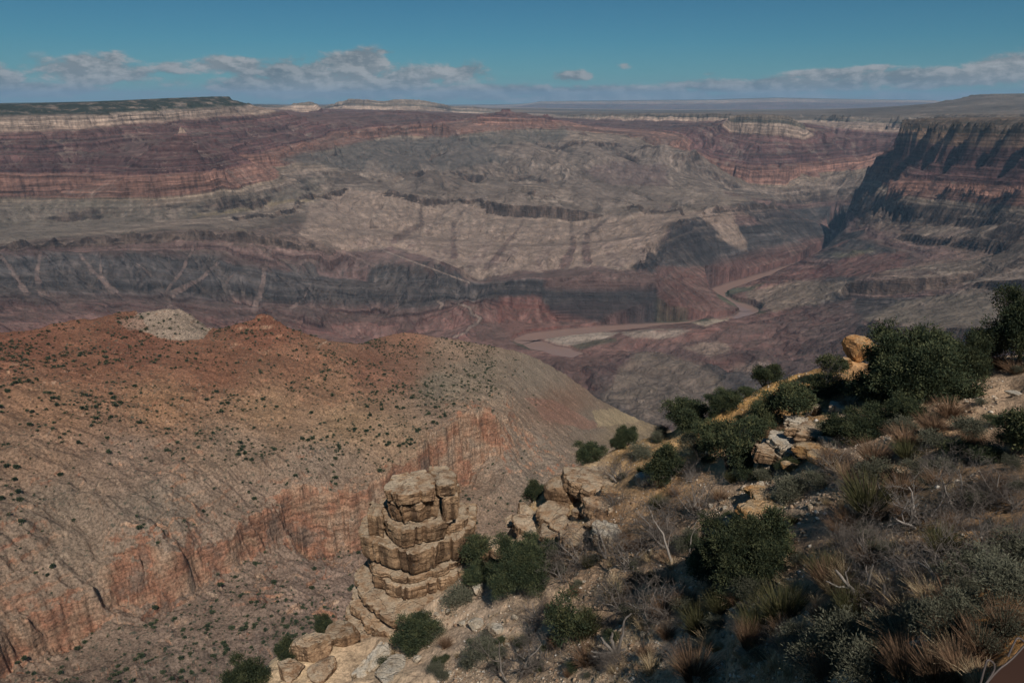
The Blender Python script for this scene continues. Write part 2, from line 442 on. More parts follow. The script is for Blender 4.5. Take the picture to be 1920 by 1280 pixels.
# the long cliff wall on the right
cliff(1385, 1150, [(1500, 213, 236, 13500), (1530, 213, 240, 13000), (1600, 213, 246, 12300), (1660, 214, 252, 11600), (1720, 214, 252, 11200)])
cliff(1385, 1150, [(1684, 224, 256, 7350), (1705, 226, 264, 7150), (1760, 225, 276, 6780), (1800, 226, 281, 6580), (1850, 226, 282, 6360), (1920, 226, 284, 6100), (2100, 226, 292, 5500)])
line(1400, [(1400, 211, 16500), (1560, 211, 14800), (1700, 212, 13500), (1800, 214, 10500), (1920, 214, 9500), (2100, 214, 9500)])
line(1390, [(1694, 223.5, 7900), (1760, 222.5, 7400), (1800, 222.5, 7200), (1850, 222.5, 7000), (1920, 222.5, 6750), (2100, 222.5, 6100)]); line(1396, [(1715, 221, 8350), (1760, 220, 8050), (1800, 220, 7850), (1850, 220, 7600), (1920, 219.5, 7300), (2100, 219.5, 6700)])
line(1000, [(1560, 266, 11400), (1640, 270, 10900), (1720, 264, 10500)]); line(880, [(1780, 250, 9400), (1700, 262, 9600)]); line(1000, [(1645, 292, 7600), (1690, 289, 7150), (1760, 304, 6580), (1850, 310, 6180), (1920, 314, 5880), (2100, 322, 5300)])
cliff(850, 700, [(1632, 310, 332, 7600), (1668, 312, 342, 7200)]); cliff(850, 700, [(1672, 338, 364, 6700), (1690, 338, 368, 6580), (1750, 340, 374, 6250), (1800, 338, 380, 6050), (1850, 342, 386, 5830), (1920, 345, 392, 5580), (2100, 350, 402, 5000)])
line(620, [(1606, 352, 7650), (1632, 354, 7350), (1660, 372, 6580), (1740, 390, 6100), (1820, 400, 5850), (1920, 412, 5300), (2100, 422, 4800)])
cliff(565, 450, [(1642, 418, 442, 6750), (1662, 395, 440, 6450), (1700, 400, 422, 6250), (1760, 405, 424, 5980), (1850, 412, 425, 5600), (1885, 415, 424, 5450)])
cliff(470, 404, [(1690, 440, 454, 5900), (1760, 440, 463, 5620), (1800, 442, 468, 5450), (1870, 456, 482, 5230), (1920, 462, 486, 5120)])
cliff(460, 404, [(1590, 522, 548, 4700), (1640, 522, 551, 4650), (1700, 520, 551, 4640), (1760, 518, 549, 4680), (1825, 508, 536, 4740)])
line(468, [(1640, 508, 4950), (1700, 502, 5020), (1780, 492, 5060), (1850, 490, 5000)])
cliff(480, 404, [(1606, 610, 640, 3650), (1650, 612, 641, 3600), (1700, 612, 641, 3580), (1800, 615, 646, 3500), (1920, 620, 652, 3400), (2100, 620, 655, 3300)])
line(500, [(1640, 596, 3820), (1700, 580, 3980), (1770, 566, 4150), (1850, 556, 4150), (1920, 552, 4060), (2100, 545, 4000)])
cliff(560, 500, [(1830, 527, 540, 4250), (1920, 522, 545, 4100), (2100, 515, 540, 4000)])
cpt(1920, 480, 4700, 600); cpt(1920, 440, 5020, 620); cpt(1885, 500, 4600, 560); cpt(1740, 560, 4450, 300); cpt(1660, 575, 4330, 260)
for (a, b, c, d) in [(1600, 470, 5750, 190), (1640, 462, 5850, 300), (1600, 500, 5350, 150), (1660, 492, 5300, 300), (1560, 560, 4780, 90), (1620, 572, 4480, 230), (1560, 602, 4300, 90), (1590, 640, 3900, 110),
                     (1480, 540, 5350, 22), (1420, 560, 4960, 14), (1520, 520, 5650, 22), (1555, 505, 5900, 30), (1590, 455, 6500, 60), (1450, 600, 4560, 30), (1500, 588, 4600, 45),
                     (1450, 640, 4150, 60), (1360, 640, 4050, 30), (1300, 645, 3980, 40), (1400, 690, 3650, 80), (1500, 680, 3700, 90), (1540, 660, 3800, 90), (1470, 660, 3950, 110), (1390, 655, 3950, 55),
                     
                      (1260, 580, 4640, 45), (1320, 562, 4900, 45), (1330, 590, 4560, 30),
                     (1430, 367, 8300, 430), (1550, 402, 8800, 190), (1540, 380, 9000, 380), (1600, 400, 7650, 330), (1625, 412, 6950, 390), (1595, 428, 7800, 150),
                     (1100, 690, 3600, 60), (1150, 668, 3830, 60), (1200, 645, 4030, 90), (1250, 655, 3850, 110), (1200, 690, 3450, 170), (1190, 668, 3650, 190), (1230, 720, 3060, 260), (1150, 740, 3020, 250), (1100, 716, 3280, 140), (1280, 690, 3420, 140),
                     (1340, 720, 3200, 170), (1300, 770, 2700, 300), (1260, 800, 2420, 380), (1400, 745, 2980, 210), (1480, 720, 3200, 150), (1180, 790, 2600, 330)]:
    cpt(a, b, c, d)
def vline(pts): SEG.append([cp(a, b, c, d) for a, b, c, d in dens_line(pts, 40)])


vline([(1235, 470, 5250, 340), (1262, 425, 5700, 400), (1310, 398, 6200, 440), (1340, 388, 6450, 455), (1400, 383, 7050, 465), (1422, 375, 7250, 485), (1480, 394, 7550, 420), (1540, 424, 7800, 290), (1553, 440, 7850, 90)])
vline([(1235, 495, 5100, 260), (1265, 462, 5500, 270), (1310, 448, 5800, 270), (1360, 440, 6200, 280), (1400, 437, 6550, 270), (1450, 440, 6850, 250), (1500, 450, 7100, 190)])
vline([(1240, 530, 4850, 150), (1300, 518, 5200, 120), (1360, 505, 5800, 120), (1400, 495, 6200, 110), (1470, 482, 6750, 90)])
# distance and hidden ground
cliff(1300, 950, [(1010, 190, 203, 44000), (1200, 188, 206, 42000), (1330, 187, 207, 41000), (1450, 183, 205, 41000), (1600, 186, 203, 43000), (1750, 188, 199, 47000)], step=60, lean=0.05)
line(1400, [(1000, 197, 55000), (1200, 192, 55000), (1400, 190, 55000), (1650, 190, 55000), (1950, 190, 55000)])
line(1400, [(1100, 209, 22000), (1300, 210, 22000), (1500, 208, 22000), (1700, 203, 22000), (2100, 200, 22000)])
line(1400, [(-150, 196, 50000), (300, 191, 50000), (450, 196, 50000), (650, 196, 50000), (900, 198, 50000)])
cliff(1480, 1400, [(1815, 178, 185, 15800), (1870, 176, 184, 15500), (1950, 175, 184, 15500), (2100, 174, 184, 15500)], step=60, lean=0.02)
cpt(1900, 176, 18000, 1480); cpt(1780, 188, 16000, 1400); cpt(1740, 198, 16000, 1400)
def linez(z, pts):
    out = []
    for a_, b_ in zip(pts[:-1], pts[1:]): out += [(a_[0] + (b_[0] - a_[0]) * k / 6, a_[1] + (b_[1] - a_[1]) * k / 6) for k in range(7)]
    SEG.append([(azel(p, 800)[0], math.log(r_), z, z) for p, r_ in out])


linez(60, [(-400, 3300), (930, 3300)]); linez(150, [(-400, 2000), (1100, 2300)]); linez(330, [(-400, 1200), (1250, 1300)]); linez(560, [(1350, 1200), (2400, 1200)])
linez(420, [(-400, 600), (1100, 600)]); linez(800, [(1250, 600), (2400, 600)]); linez(500, [(-400, 250), (1000, 250)]); linez(1000, [(1150, 250), (2400, 250)])
linez(380, [(1400, 2300), (2400, 2300)]); linez(230, [(1560, 3050), (2400, 3050)])

U = np.linspace(R(-43.5), R(43.5), int(1250 * Q))
def rows(a, b, n): return np.linspace(math.log(a), math.log(b), max(4, int(n * Q)), endpoint=False)
V = np.r_[rows(250, 1800, 40), rows(1800, 3800, 210), rows(3800, 7600, 640), rows(7600, 13000, 300), rows(13000, 24000, 200), rows(24000, 52000, 150), [math.log(52000)], [math.log(90000)]]
UU, VV = np.meshgrid(U, V); RR = np.exp(VV)
X = RR * np.sin(UU); Y = RR * np.cos(UU)
# ragged edges: the mapped lines wander in plan (alcoves and buttresses)
wa = np.clip(RR * 0.0085, 8, 80)
tier = np.clip((UU - R(23)) / R(3), 0, 1) * np.clip((6400 - RR) / 400, 0, 1) * np.clip((RR - 3300) / 200, 0, 1)
wa = wa * (1 - .55 * tier) * (1 - .5 * np.clip((UU - R(28)) / R(3), 0, 1) * np.clip((RR - 5300) / 400, 0, 1) * np.clip((8200 - RR) / 500, 0, 1))
far = np.clip((RR - 3500) / 1500, 0.25, 1)
wx = wa * (fbm(X / 520, Y / 520, 2, 11, 0.5) + 0.75 * fbm(X / 170, Y / 170, 3, 12, 0.6))
wy = wa * (fbm(X / 520, Y / 520, 2, 21, 0.5) + 0.75 * fbm(X / 170, Y / 170, 3, 22, 0.6))
# deep clefts in the long wall on the right
b_r = np.clip((UU - R(27)) / R(5), 0, 1) * np.clip((RR - 4300) / 600, 0, 1) * np.clip((12500 - RR) / 1500, 0, 1)
tq = (X * .23 + Y * .97) / 270 + .45 * vnoise(X / 500, Y / 500, 31); fq = tq - np.floor(tq); hq = _h(np.floor(tq).astype(np.int64), np.floor(tq).astype(np.int64) * 0, 77)
wq = b_r * (50 + 130 * hq) * np.where(fq < .42, 0, np.where(fq < .66, (fq - .42) / .24, (1 - fq) / .34))
riv_d, riv_s = seg_dist(X.astype(np.float32), Y.astype(np.float32), riv_pl)
calm = np.clip((riv_d - 60) / 260, 0.05, 1)
X2 = X + (wx - wq * 0.97) * calm; Y2 = Y + (wy + wq * 0.23) * calm
XY2 = (X2, Y2)
U2 = np.arctan2(X2, Y2); V2 = 0.5 * np.log(X2 ** 2 + Y2 ** 2)
# coarse interpolation grid looked up bilinearly at the displaced positions
gu = np.linspace(U[0] - 0.05, U[-1] + 0.05, 460); gv = np.r_[np.linspace(math.log(230), math.log(1800), 30, endpoint=False), np.linspace(math.log(1800), math.log(3400), 130, endpoint=False), np.linspace(math.log(3400), math.log(13500), 620, endpoint=False), np.linspace(math.log(13500), math.log(99000), 300)]
G = harmonic(len(gu), len(gv), [[((q[0] - gu[0]) / (gu[1] - gu[0]), np.interp(q[1], gv, np.arange(len(gv))), q[2], q[3]) for q in sg] for sg in SEG])
fi = np.clip((U2 - gu[0]) / (gu[1] - gu[0]), 0, len(gu) - 1.001); i0 = fi.astype(int); fu = fi - i0
j0 = np.clip(np.searchsorted(gv, V2) - 1, 0, len(gv) - 2); fv = np.clip((V2 - gv[j0]) / (gv[j0 + 1] - gv[j0]), 0, 1)
def look(g): return (g[j0, i0] * (1 - fu) + g[j0, i0 + 1] * fu) * (1 - fv) + (g[j0 + 1, i0] * (1 - fu) + g[j0 + 1, i0 + 1] * fu) * fv
H0 = look(G[:, :, 1]); kz = np.clip((H0 - 640) / 120, 0.12, 1)
X2 = X + (wx - wq * kz * 0.97) * calm; Y2 = Y + (wy + wq * kz * 0.23) * calm
U2 = np.arctan2(X2, Y2); V2 = 0.5 * np.log(X2 ** 2 + Y2 ** 2)
fi = np.clip((U2 - gu[0]) / (gu[1] - gu[0]), 0, len(gu) - 1.001); i0 = fi.astype(int); fu = fi - i0
j0 = np.clip(np.searchsorted(gv, V2) - 1, 0, len(gv) - 2); fv = np.clip((V2 - gv[j0]) / (gv[j0 + 1] - gv[j0]), 0, 1)
Z = look(G[:, :, 0]); H = look(G[:, :, 1]); DIP = Z - H
# gullies and spurs running down the slopes
gx, gy = grad_polar(Z, U, V)
k = 5
def blur(a, n):
    for ax in (0, 1):
        c = np.cumsum(np.pad(a, [(n + 1, n) if q == ax else (0, 0) for q in (0, 1)], mode='edge'), axis=ax)
        a = (np.take(c, np.arange(2 * n + 1, c.shape[ax]), axis=ax) - np.take(c, np.arange(0, c.shape[ax] - 2 * n - 1), axis=ax)) / (2 * n + 1)
    return a
gxs = blur(gx, max(2, int(7 * Q))); gys = blur(gy, max(2, int(7 * Q)))
gz = np.hypot(gxs, gys)
G1 = gullies(X, Y, gxs, gys, 560.0, 2, 3, 0.55)
G2 = gullies(X, Y, gxs, gys, 150.0, 3, 7, 0.6)
G3 = gullies(X, Y, gxs, gys, 75.0, 2, 9, 0.6)
mid = np.clip((RR - 2200) / 1200, 0, 1) * np.clip((30000 - RR) / 15000, 0.05, 1)
s1 = np.clip(gz / 0.26, 0.2, 1.1) * np.clip(1.6 - gz / 0.9, 0.18, 1)
bx = blur(gx, max(3, int(26 * Q))); by = blur(gy, max(3, int(26 * Q))); bl = np.hypot(bx, by) + 1e-4
G0 = gullies(X, Y, bx / bl * .35, by / bl * .35, 950.0, 3, 2, .48)
roll = np.clip((H - 440) / 60, 0, 1) * np.clip((760 - H) / 80, 0, 1) * np.clip((RR - 5600) / 700, 0, 1) * np.clip((11500 - RR) / 1500, 0, 1) * np.clip(1.5 - gz / .5, 0, 1)
tops = np.clip((1395 - H) / 160, .10, 1)
bench = 1 - .55 * np.clip((H - 440) / 20, 0, 1) * np.clip((640 - H) / 30, 0, 1)
dz = 70 * roll * (1 - tier) * (G0 - .3) + mid * calm * tops * bench * (1 - .6 * tier) * (34.0 * G1 + 13.0 * G2) * s1 + mid * calm * 6 * np.clip(tops, .3, 1) * fbm(X / 90, Y / 90, 4, 41)
front = np.clip((UU - R(1)) / R(4), 0, 1) * np.clip((R(27) - UU) / R(3), 0, 1) * np.clip((RR - 2300) / 300, 0, 1) * np.clip((4700 - RR) / 500, 0, 1) * np.clip((riv_d - 120) / 250, 0, 1)
dz = dz + 30 * front * (gullies(X, Y, bx / bl * .4, by / bl * .4, 420.0, 4, 15, .5) - .1)
H1 = H + dz
# small ledges: stair-steps of the bedding
def ledge(h, per, k, ph=0.0):
    q = (h / per + ph); fl = np.floor(q); f = q - fl
    return (fl + np.where(f < 1 - k, f / (1 - k) * 0.25, 0.25 + (f - (1 - k)) / k * 0.75)) * per - ph * per
bed = np.interp(H1, [0, 20, 120, 330, 345, 440, 470, 620, 640, 860, 870, 1130, 1160, 1280, 1335, 1400], [0, .2, .4, .25, .9, .9, .25, .3, .7, .35, 1.1, 1.0, .4, .3, 0, 0])
wob = 14 * fbm(X / 700, Y / 700, 2, 51)
HL = ledge(H1 + wob, 34.0, 0.28) - wob
HL2 = ledge(H1 + wob, 83.0, 0.25, 0.3) - wob
lw = mid * calm * bed
H2 = H1 + lw * (0.6 * (HL - H1) + 0.45 * (HL2 - H1))
Z = H2 + DIP
plat = np.clip((RR - 10000) / 4000, 0, 1)
Z = np.where(riv_d < 420, np.maximum(Z, 2.5 + 0.02 * np.clip(riv_d - 80, 0, 400)), np.maximum(Z, 8.0 + 0 * Z))
w_r = 50 + 14 * vnoise(riv_s * 40, riv_s * 0, 5)
Z = np.where(riv_d < w_r + 40, np.minimum(Z, np.where(riv_d < w_r, -5.0, -5 + 0.25 * (riv_d - w_r))), Z)
Z[-1] = Z[-2] - 300
print('canyon grid', Z.shape)

# ---- colours of the ground
PX, PY = to_px(X, Y, Z)
wpx = 22 * fbm(X / 260, Y / 260, 5, 61, .6); wpy = 11 * fbm(X / 260, Y / 260, 5, 62, .6)
sm_ = np.clip((riv_d - 30) / 400, .15, 1); wpx *= sm_; wpy *= sm_
QX = PX + wpx; QY = PY + wpy
tint = np.zeros(Z.shape + (3,), np.float32); ta = np.zeros(Z.shape, np.float32)
def paint(poly, col, a=1.0, rmin=0, rmax=1e9):
    m = in_poly(QX, QY, poly) & (RR > rmin) & (RR < rmax)
    tint[m] = col; ta[m] = a
TAN = (.36, .275, .21); DARK = (.052, .047, .046); PURP = (.140, .088, .076); SAND = (.50, .42, .33)
# centre: tan talus of the promontory
paint([(650, 350), (720, 362), (830, 384), (900, 380), (920, 398), (1080, 414), (1140, 404), (1290, 400), (1330, 390), (1370, 400), (1400, 470), (1330, 440), (1255, 415), (1230, 470), (1215, 520), (1120, 500), (1020, 505), (950, 512), (890, 525), (830, 492), (740, 462), (640, 475), (560, 440), (580, 385)], TAN, .85, 4700, 6900)
paint([(1190, 478), (1215, 470), (1235, 490), (1225, 512), (1180, 505)], DARK, .9, 4700, 5600)
paint([(880, 535), (930, 522), (1020, 540), (1100, 545), (1235, 540), (1240, 606), (1130, 606), (1060, 590), (980, 560), (900, 560)], DARK, .85, 4300, 4900)
paint([(930, 560), (1010, 556), (1050, 600), (1050, 622), (960, 632), (930, 600)], (.20, .095, .075), .8, 3900, 4700)
paint([(1020, 505), (1120, 503), (1210, 505), (1236, 520), (1232, 540), (1120, 545), (1020, 540)], (.155, .10, .085), .8, 4500, 5000)
paint([(1230, 470), (1260, 420), (1310, 402), (1340, 430), (1350, 470), (1330, 500), (1250, 490)], DARK, 1, 5000, 6700)
paint([(1370, 380), (1430, 372), (1500, 395), (1550, 425), (1545, 445), (1470, 440), (1410, 410)], DARK, .9, 6200, 7700)
paint([(1225, 500), (1330, 500), (1440, 480), (1530, 455), (1550, 470), (1480, 500), (1340, 545), (1350, 590), (1240, 600)], (.155, .085, .07), .7, 4400, 6500)
# right bank: purple-red mud slopes, pale fields, dark foot slopes
paint([(1540, 500), (1600, 478), (1700, 470), (1690, 500), (1600, 520), (1500, 520)], (.175, .085, .072), .85, 4600, 6400)
paint([(1400, 545), (1500, 525), (1600, 530), (1590, 548), (1540, 570), (1450, 585), (1400, 560)], (.255, .205, .15), .8, 4300, 6000)
paint([(1560, 545), (1630, 552), (1660, 565), (1640, 590), (1580, 580)], DARK, .8, 4200, 5000)
paint([(1420, 600), (1600, 560), (1610, 680), (1500, 720), (1300, 640)], PURP, .75, 3000, 5000)
paint([(1100, 700), (1190, 655), (1290, 640), (1330, 680), (1220, 690), (1150, 720)], (.15, .095, .085), .8, 2900, 4100)
paint([(1190, 660), (1240, 655), (1330, 690), (1400, 760), (1240, 800), (1130, 750), (1150, 700)], (.25, .20, .15), .75, 2300, 3900)
paint([(1280, 650), (1340, 640), (1370, 655), (1330, 672)], TAN, .8, 3300, 4300)
paint([(1370, 690), (1430, 676), (1460, 690), (1400, 702)], TAN, .7, 3000, 4300)
paint([(1600, 598), (1700, 560), (1850, 546), (1950, 548), (1950, 616), (1800, 610), (1650, 606)], (.175, .152, .112), .85, 3550, 4800)
# green benches and slopes
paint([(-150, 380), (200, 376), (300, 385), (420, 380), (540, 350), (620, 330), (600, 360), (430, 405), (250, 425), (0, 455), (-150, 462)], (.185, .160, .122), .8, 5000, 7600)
paint([(360, 408), (480, 380), (620, 368), (600, 374), (500, 386), (360, 412)], (.27, .215, .12), .8, 5000, 7600)
paint([(520, 300), (700, 262), (860, 255), (960, 300), (840, 320), (660, 320)], (.112, .105, .090), .85, 7000, 10000)  # green-grey far slopes, cloud shadow painted into their colour
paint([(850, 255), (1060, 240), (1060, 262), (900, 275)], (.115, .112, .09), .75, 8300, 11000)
paint([(1090, 318), (1150, 303), (1250, 310), (1260, 345), (1150, 350)], (.155, .105, .095), .7, 7400, 9000)
# river banks, bars and green strips
paint([(1012, 632), (1060, 622), (1160, 622), (1150, 632), (1075, 648), (1040, 645)], SAND, .9, 3900, 4400)
paint([(1165, 622), (1230, 616), (1290, 618), (1260, 632), (1190, 634)], (.40, .33, .26), .85, 3900, 4500)
paint([(1290, 603), (1330, 600), (1375, 587), (1365, 600), (1320, 612)], (.52, .43, .31), .95, 4300, 4800)
GRN = (.055, .080, .042)
paint([(1340, 543), (1400, 538), (1440, 528), (1400, 545), (1360, 556), (1440, 585), (1415, 588), (1370, 572), (1345, 560)], GRN, .9, 4500, 5700)
paint([(960, 640), (985, 634), (1020, 652), (1035, 660), (990, 655)], GRN, .8, 3800, 4300)
paint([(1070, 648), (1150, 634), (1160, 640), (1085, 656)], GRN, .7, 3800, 4300)
paint([(1225, 602), (1330, 597), (1330, 602), (1240, 609)], GRN, .8, 4300, 4700)
paint([(1555, 478), (1600, 470), (1640, 470), (1590, 482)], (.20, .19, .12), .7, 5600, 6800)
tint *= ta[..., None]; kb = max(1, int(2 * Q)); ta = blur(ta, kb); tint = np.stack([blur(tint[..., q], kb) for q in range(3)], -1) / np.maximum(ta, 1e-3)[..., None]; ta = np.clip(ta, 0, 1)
# pale debris tongues on the dark slope, dry stream beds
for ln, wd in [([(75, 475), (68, 510), (78, 550)], 9), ([(150, 476), (185, 520), (215, 545)], 9), ([(190, 480), (188, 520)], 4), ([(370, 450), (345, 500), (315, 545), (318, 580)], 6), ([(408, 492), (380, 520), (325, 550)], 8),
               ([(508, 465), (498, 500), (492, 545), (478, 580)], 9), ([(5, 480), (25, 515), (50, 550)], 9), ([(256, 492), (280, 515)], 4), ([(582, 535), (570, 560), (545, 580)], 4), ([(440, 512), (425, 530)], 4), ([(640, 470), (700, 500)], 4)]:
    d, s = seg_dist((PX + 0.35 * wpx).astype(np.float32), (PY + wpy * .35).astype(np.float32), ln)
    m = (d < wd * .8 * (0.4 + 0.6 * s) * (1 + .8 * fbm(X / 60, Y / 60, 3, 63))) & (RR > 4200) & (RR < 5350)
    tint[m] = (.255, .185, .155); ta[m] = np.clip(.62 + .9 * fbm(X / 55, Y / 55, 3, 66), .1, .85)[m]
for ln, wd in [([(822, 566), (830, 570), (825, 578)], 3), ([(860, 570), (880, 576), (885, 588), (902, 596), (895, 606), (880, 614), (872, 624), (850, 632)], 2.6), ([(650, 380), (700, 440), (720, 470), (800, 500), (880, 530)], 1.6)]:
    d, s = seg_dist(PX.astype(np.float32), PY.astype(np.float32), ln)
    m = (d < wd) & (RR > 3900) & (RR < 6600)
    tint[m] = (.33, .26, .21); ta[m] = .85
for ln, wd, cl in [([(1000, 412), (965, 460), (935, 505)], 13, 1), ([(1045, 418), (1030, 460), (1010, 500)], 12, 1), ([(962, 408), (915, 460), (880, 505)], 12, 1), ([(1105, 412), (1130, 450), (1160, 492)], 12, 1), ([(900, 388), (860, 430), (825, 480)], 13, 1), ([(860, 388), (820, 420), (770, 455)], 10, 1), ([(925, 404), (912, 440), (895, 490)], 9, 1), ([(1180, 400), (1195, 440), (1200, 480)], 10, 1), ([(730, 372), (700, 410), (680, 455)], 10, 1),
                   ([(985, 412), (955, 450), (915, 500)], 6, 0), ([(1070, 420), (1075, 460), (1060, 498)], 10, 0), ([(880, 385), (850, 420), (850, 480)], 6, 0), ([(1140, 408), (1100, 440), (1100, 490)], 8, 0), ([(790, 384), (790, 420), (740, 450)], 7, 0)]:
    d, s = seg_dist((PX + 0.3 * wpx).astype(np.float32), (PY + wpy * .3).astype(np.float32), ln)
    m = (d < wd * (0.2 + 0.8 * s) * (1 + .9 * fbm(X / 70, Y / 70, 3, 64))) & (RR > 4700) & (RR < 6600)
    tint[m] = (.46, .36, .28) if cl else (.235, .175, .145); ta[m] = (np.clip(.5 + .8 * fbm(X / 45, Y / 45, 3, 67), .1, .8) * (1 if cl else .55))[m]
ta = blur(ta, 1)
GV = (0.6 * G1 + 0.4 * G2).astype(np.float32)

def canyon_mat(name):
    m, t, b = new_mat(name, 0.95, 0.05)
    h = t.attr('strat'); pos = t.new('ShaderNodeNewGeometry').outputs['Position']
    wobble = t.m('MULTIPLY', t.m('SUBTRACT', t.noise(pos, 0.004, 3), 0.5), 30.0)
    hb = t.m('DIVIDE', t.m('ADD', h, wobble), 1500.0)
    base = t.ramp(hb, [(q / 1500, c) for q, c in [
        (0, (.165, .092, .075)), (90, (.150, .082, .068)), (150, (.105, .072, .063)), (180, (.068, .061, .058)), (315, (.066, .060, .057)), (335, (.150, .098, .086)), (395, (.165, .110, .092)),
        (402, (.165, .118, .092)), (448, (.150, .110, .088)), (456, (.205, .165, .125)), (540, (.185, .150, .118)), (620, (.200, .158, .122)), (690, (.225, .175, .125)),
        (706, (.215, .120, .088)), (790, (.25, .140, .102)), (850, (.22, .120, .09)), (865, (.128, .068, .060)), (1000, (.122, .066, .058)), (1150, (.135, .075, .064)),
        (1172, (.345, .255, .190)), (1265, (.375, .290, .220)), (1280, (.13, .115, .085)), (1330, (.27, .215, .165)), (1345, (.20, .165, .125)), (1385, (.24, .19, .145)), (1405, (.185, .155, .118))]])
    # thin beds
    sx = t.new('ShaderNodeCombineXYZ'); t.put(sx.inputs[2], t.m('MULTIPLY', t.m('ADD', h, wobble), 0.055))
    p2 = t.vm('MULTIPLY', pos, (0.0012, 0.0012, 0.0))
    beds = t.noise(t.vm('ADD', sx.outputs[0], p2), 1.0, 4.0, 0.7)
    base = t.mix(1.0, base, t.ramp(beds, [(0.34, 0.58), (0.5, 1.0), (0.64, 1.5)]), 'MULTIPLY')
    sx2 = t.new('ShaderNodeCombineXYZ'); t.put(sx2.inputs[2], t.m('MULTIPLY', t.m('ADD', h, wobble), 0.017))
    beds2 = t.noise(t.vm('ADD', sx2.outputs[0], t.vm('MULTIPLY', pos, (0.0004, 0.0004, 0.0))), 1.0, 3.0, 0.75)
    base = t.mix(1.0, base, t.ramp(beds2, [(0.36, 0.62), (0.5, 1.0), (0.60, 1.38)]), 'MULTIPLY')
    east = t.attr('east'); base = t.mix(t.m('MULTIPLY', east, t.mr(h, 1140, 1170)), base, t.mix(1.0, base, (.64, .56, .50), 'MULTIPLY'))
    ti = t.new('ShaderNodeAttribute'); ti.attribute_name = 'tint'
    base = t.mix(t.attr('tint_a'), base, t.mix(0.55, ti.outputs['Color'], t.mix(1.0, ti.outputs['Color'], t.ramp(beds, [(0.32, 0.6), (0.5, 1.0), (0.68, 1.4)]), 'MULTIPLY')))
    # talus, scree, scrub
    nz = t.new('ShaderNodeSeparateXYZ'); t.put(nz.inputs[0], t.new('ShaderNodeNewGeometry').outputs['True Normal'])
    flat = t.mr(nz.outputs[2], 0.72, 0.93)
    gv = t.attr('gully')
    base = t.mix(t.m('MULTIPLY', flat, 0.30), base, (.185, .142, .116))
    base = t.mix(t.m('MULTIPLY', t.m('MULTIPLY', t.mr(gv, -0.05, -0.6), t.mr(nz.outputs[2], .55, .78)), t.mr(h, 325, 350, .12, .5)), base, (.30, .235, .185))
    base = t.mix(t.m('MULTIPLY', t.mr(gv, 0.1, 0.7), 0.35), base, t.mix(1.0, base, (.62, .60, .60), 'MULTIPLY'))
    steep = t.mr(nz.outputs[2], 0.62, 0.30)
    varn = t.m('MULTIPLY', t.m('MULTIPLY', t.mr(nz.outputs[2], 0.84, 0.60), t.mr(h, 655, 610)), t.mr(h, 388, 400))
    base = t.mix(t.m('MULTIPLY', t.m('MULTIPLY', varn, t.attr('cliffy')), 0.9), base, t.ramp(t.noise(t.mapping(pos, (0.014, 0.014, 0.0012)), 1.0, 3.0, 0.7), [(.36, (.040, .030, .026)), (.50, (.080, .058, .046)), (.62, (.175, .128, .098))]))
    fl = t.noise(t.mapping(pos, (0.030, 0.030, 0.0035)), 1.0, 4.0, 0.65)
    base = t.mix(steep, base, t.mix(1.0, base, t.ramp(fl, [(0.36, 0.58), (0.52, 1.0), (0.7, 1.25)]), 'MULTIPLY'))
    ri = t.attr('rill'); base = t.mix(t.m('MULTIPLY', t.mr(nz.outputs[2], .98, .90), t.mr(nz.outputs[2], .62, .80)), base, t.mix(1.0, base, t.ramp(t.mr(ri, -.7, .7), [(0, 1.30), (.35, 1.04), (1, .74)]), 'MULTIPLY'))
    mott = t.noise(pos, 0.010, 6.0, 0.7)
    base = t.mix(1.0, base, t.ramp(mott, [(0.30, 0.66), (0.5, 1.0), (0.70, 1.36)]), 'MULTIPLY')
    scr = t.noise(pos, 0.055, 3.0, 0.8)
    base = t.mix(t.m('MULTIPLY', t.mr(scr, 0.54, 0.66), t.mr(nz.outputs[2], 0.55, 0.85)), base, t.mix(0.5, base, (.055, .060, .042)))
    wood = t.m('MULTIPLY', t.mr(t.noise(pos, 0.0075, 5.0, 0.7), 0.36, 0.50), t.mr(h, 1272.0, 1292.0))
    wood = t.m('MULTIPLY', wood, t.attr('wood'))
    base = t.mix(wood, base, (.030, .040, .026))
    base = t.mix(1.0, base, (.84, .80, .81), 'MULTIPLY')
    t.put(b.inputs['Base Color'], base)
    hh = t.m('ADD', t.m('MULTIPLY', t.noise(pos, 0.02, 6.0, 0.65), 1.0), t.m('MULTIPLY', beds, 0.5))
    bump(t, b, hh, 42.0, 0.85)
    return m


M_canyon = canyon_mat('canyon_rock')
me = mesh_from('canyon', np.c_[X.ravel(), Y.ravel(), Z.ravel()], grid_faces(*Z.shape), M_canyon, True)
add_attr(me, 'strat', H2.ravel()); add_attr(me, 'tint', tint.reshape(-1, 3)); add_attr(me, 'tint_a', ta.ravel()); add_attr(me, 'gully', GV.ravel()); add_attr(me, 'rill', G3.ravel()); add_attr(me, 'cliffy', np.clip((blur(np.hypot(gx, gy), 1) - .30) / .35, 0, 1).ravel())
wood = np.clip((R(-17) - UU) / R(3), 0, 1) * 0.95 + np.clip((UU - R(1)) / R(4), 0, 1) * 0.25 + np.clip((RR - 19000) / 4000, 0, 1) * .3
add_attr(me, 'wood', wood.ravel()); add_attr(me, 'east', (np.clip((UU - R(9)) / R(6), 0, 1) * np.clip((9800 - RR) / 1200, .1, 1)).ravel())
tag(obj('canyon', me), kind='structure')

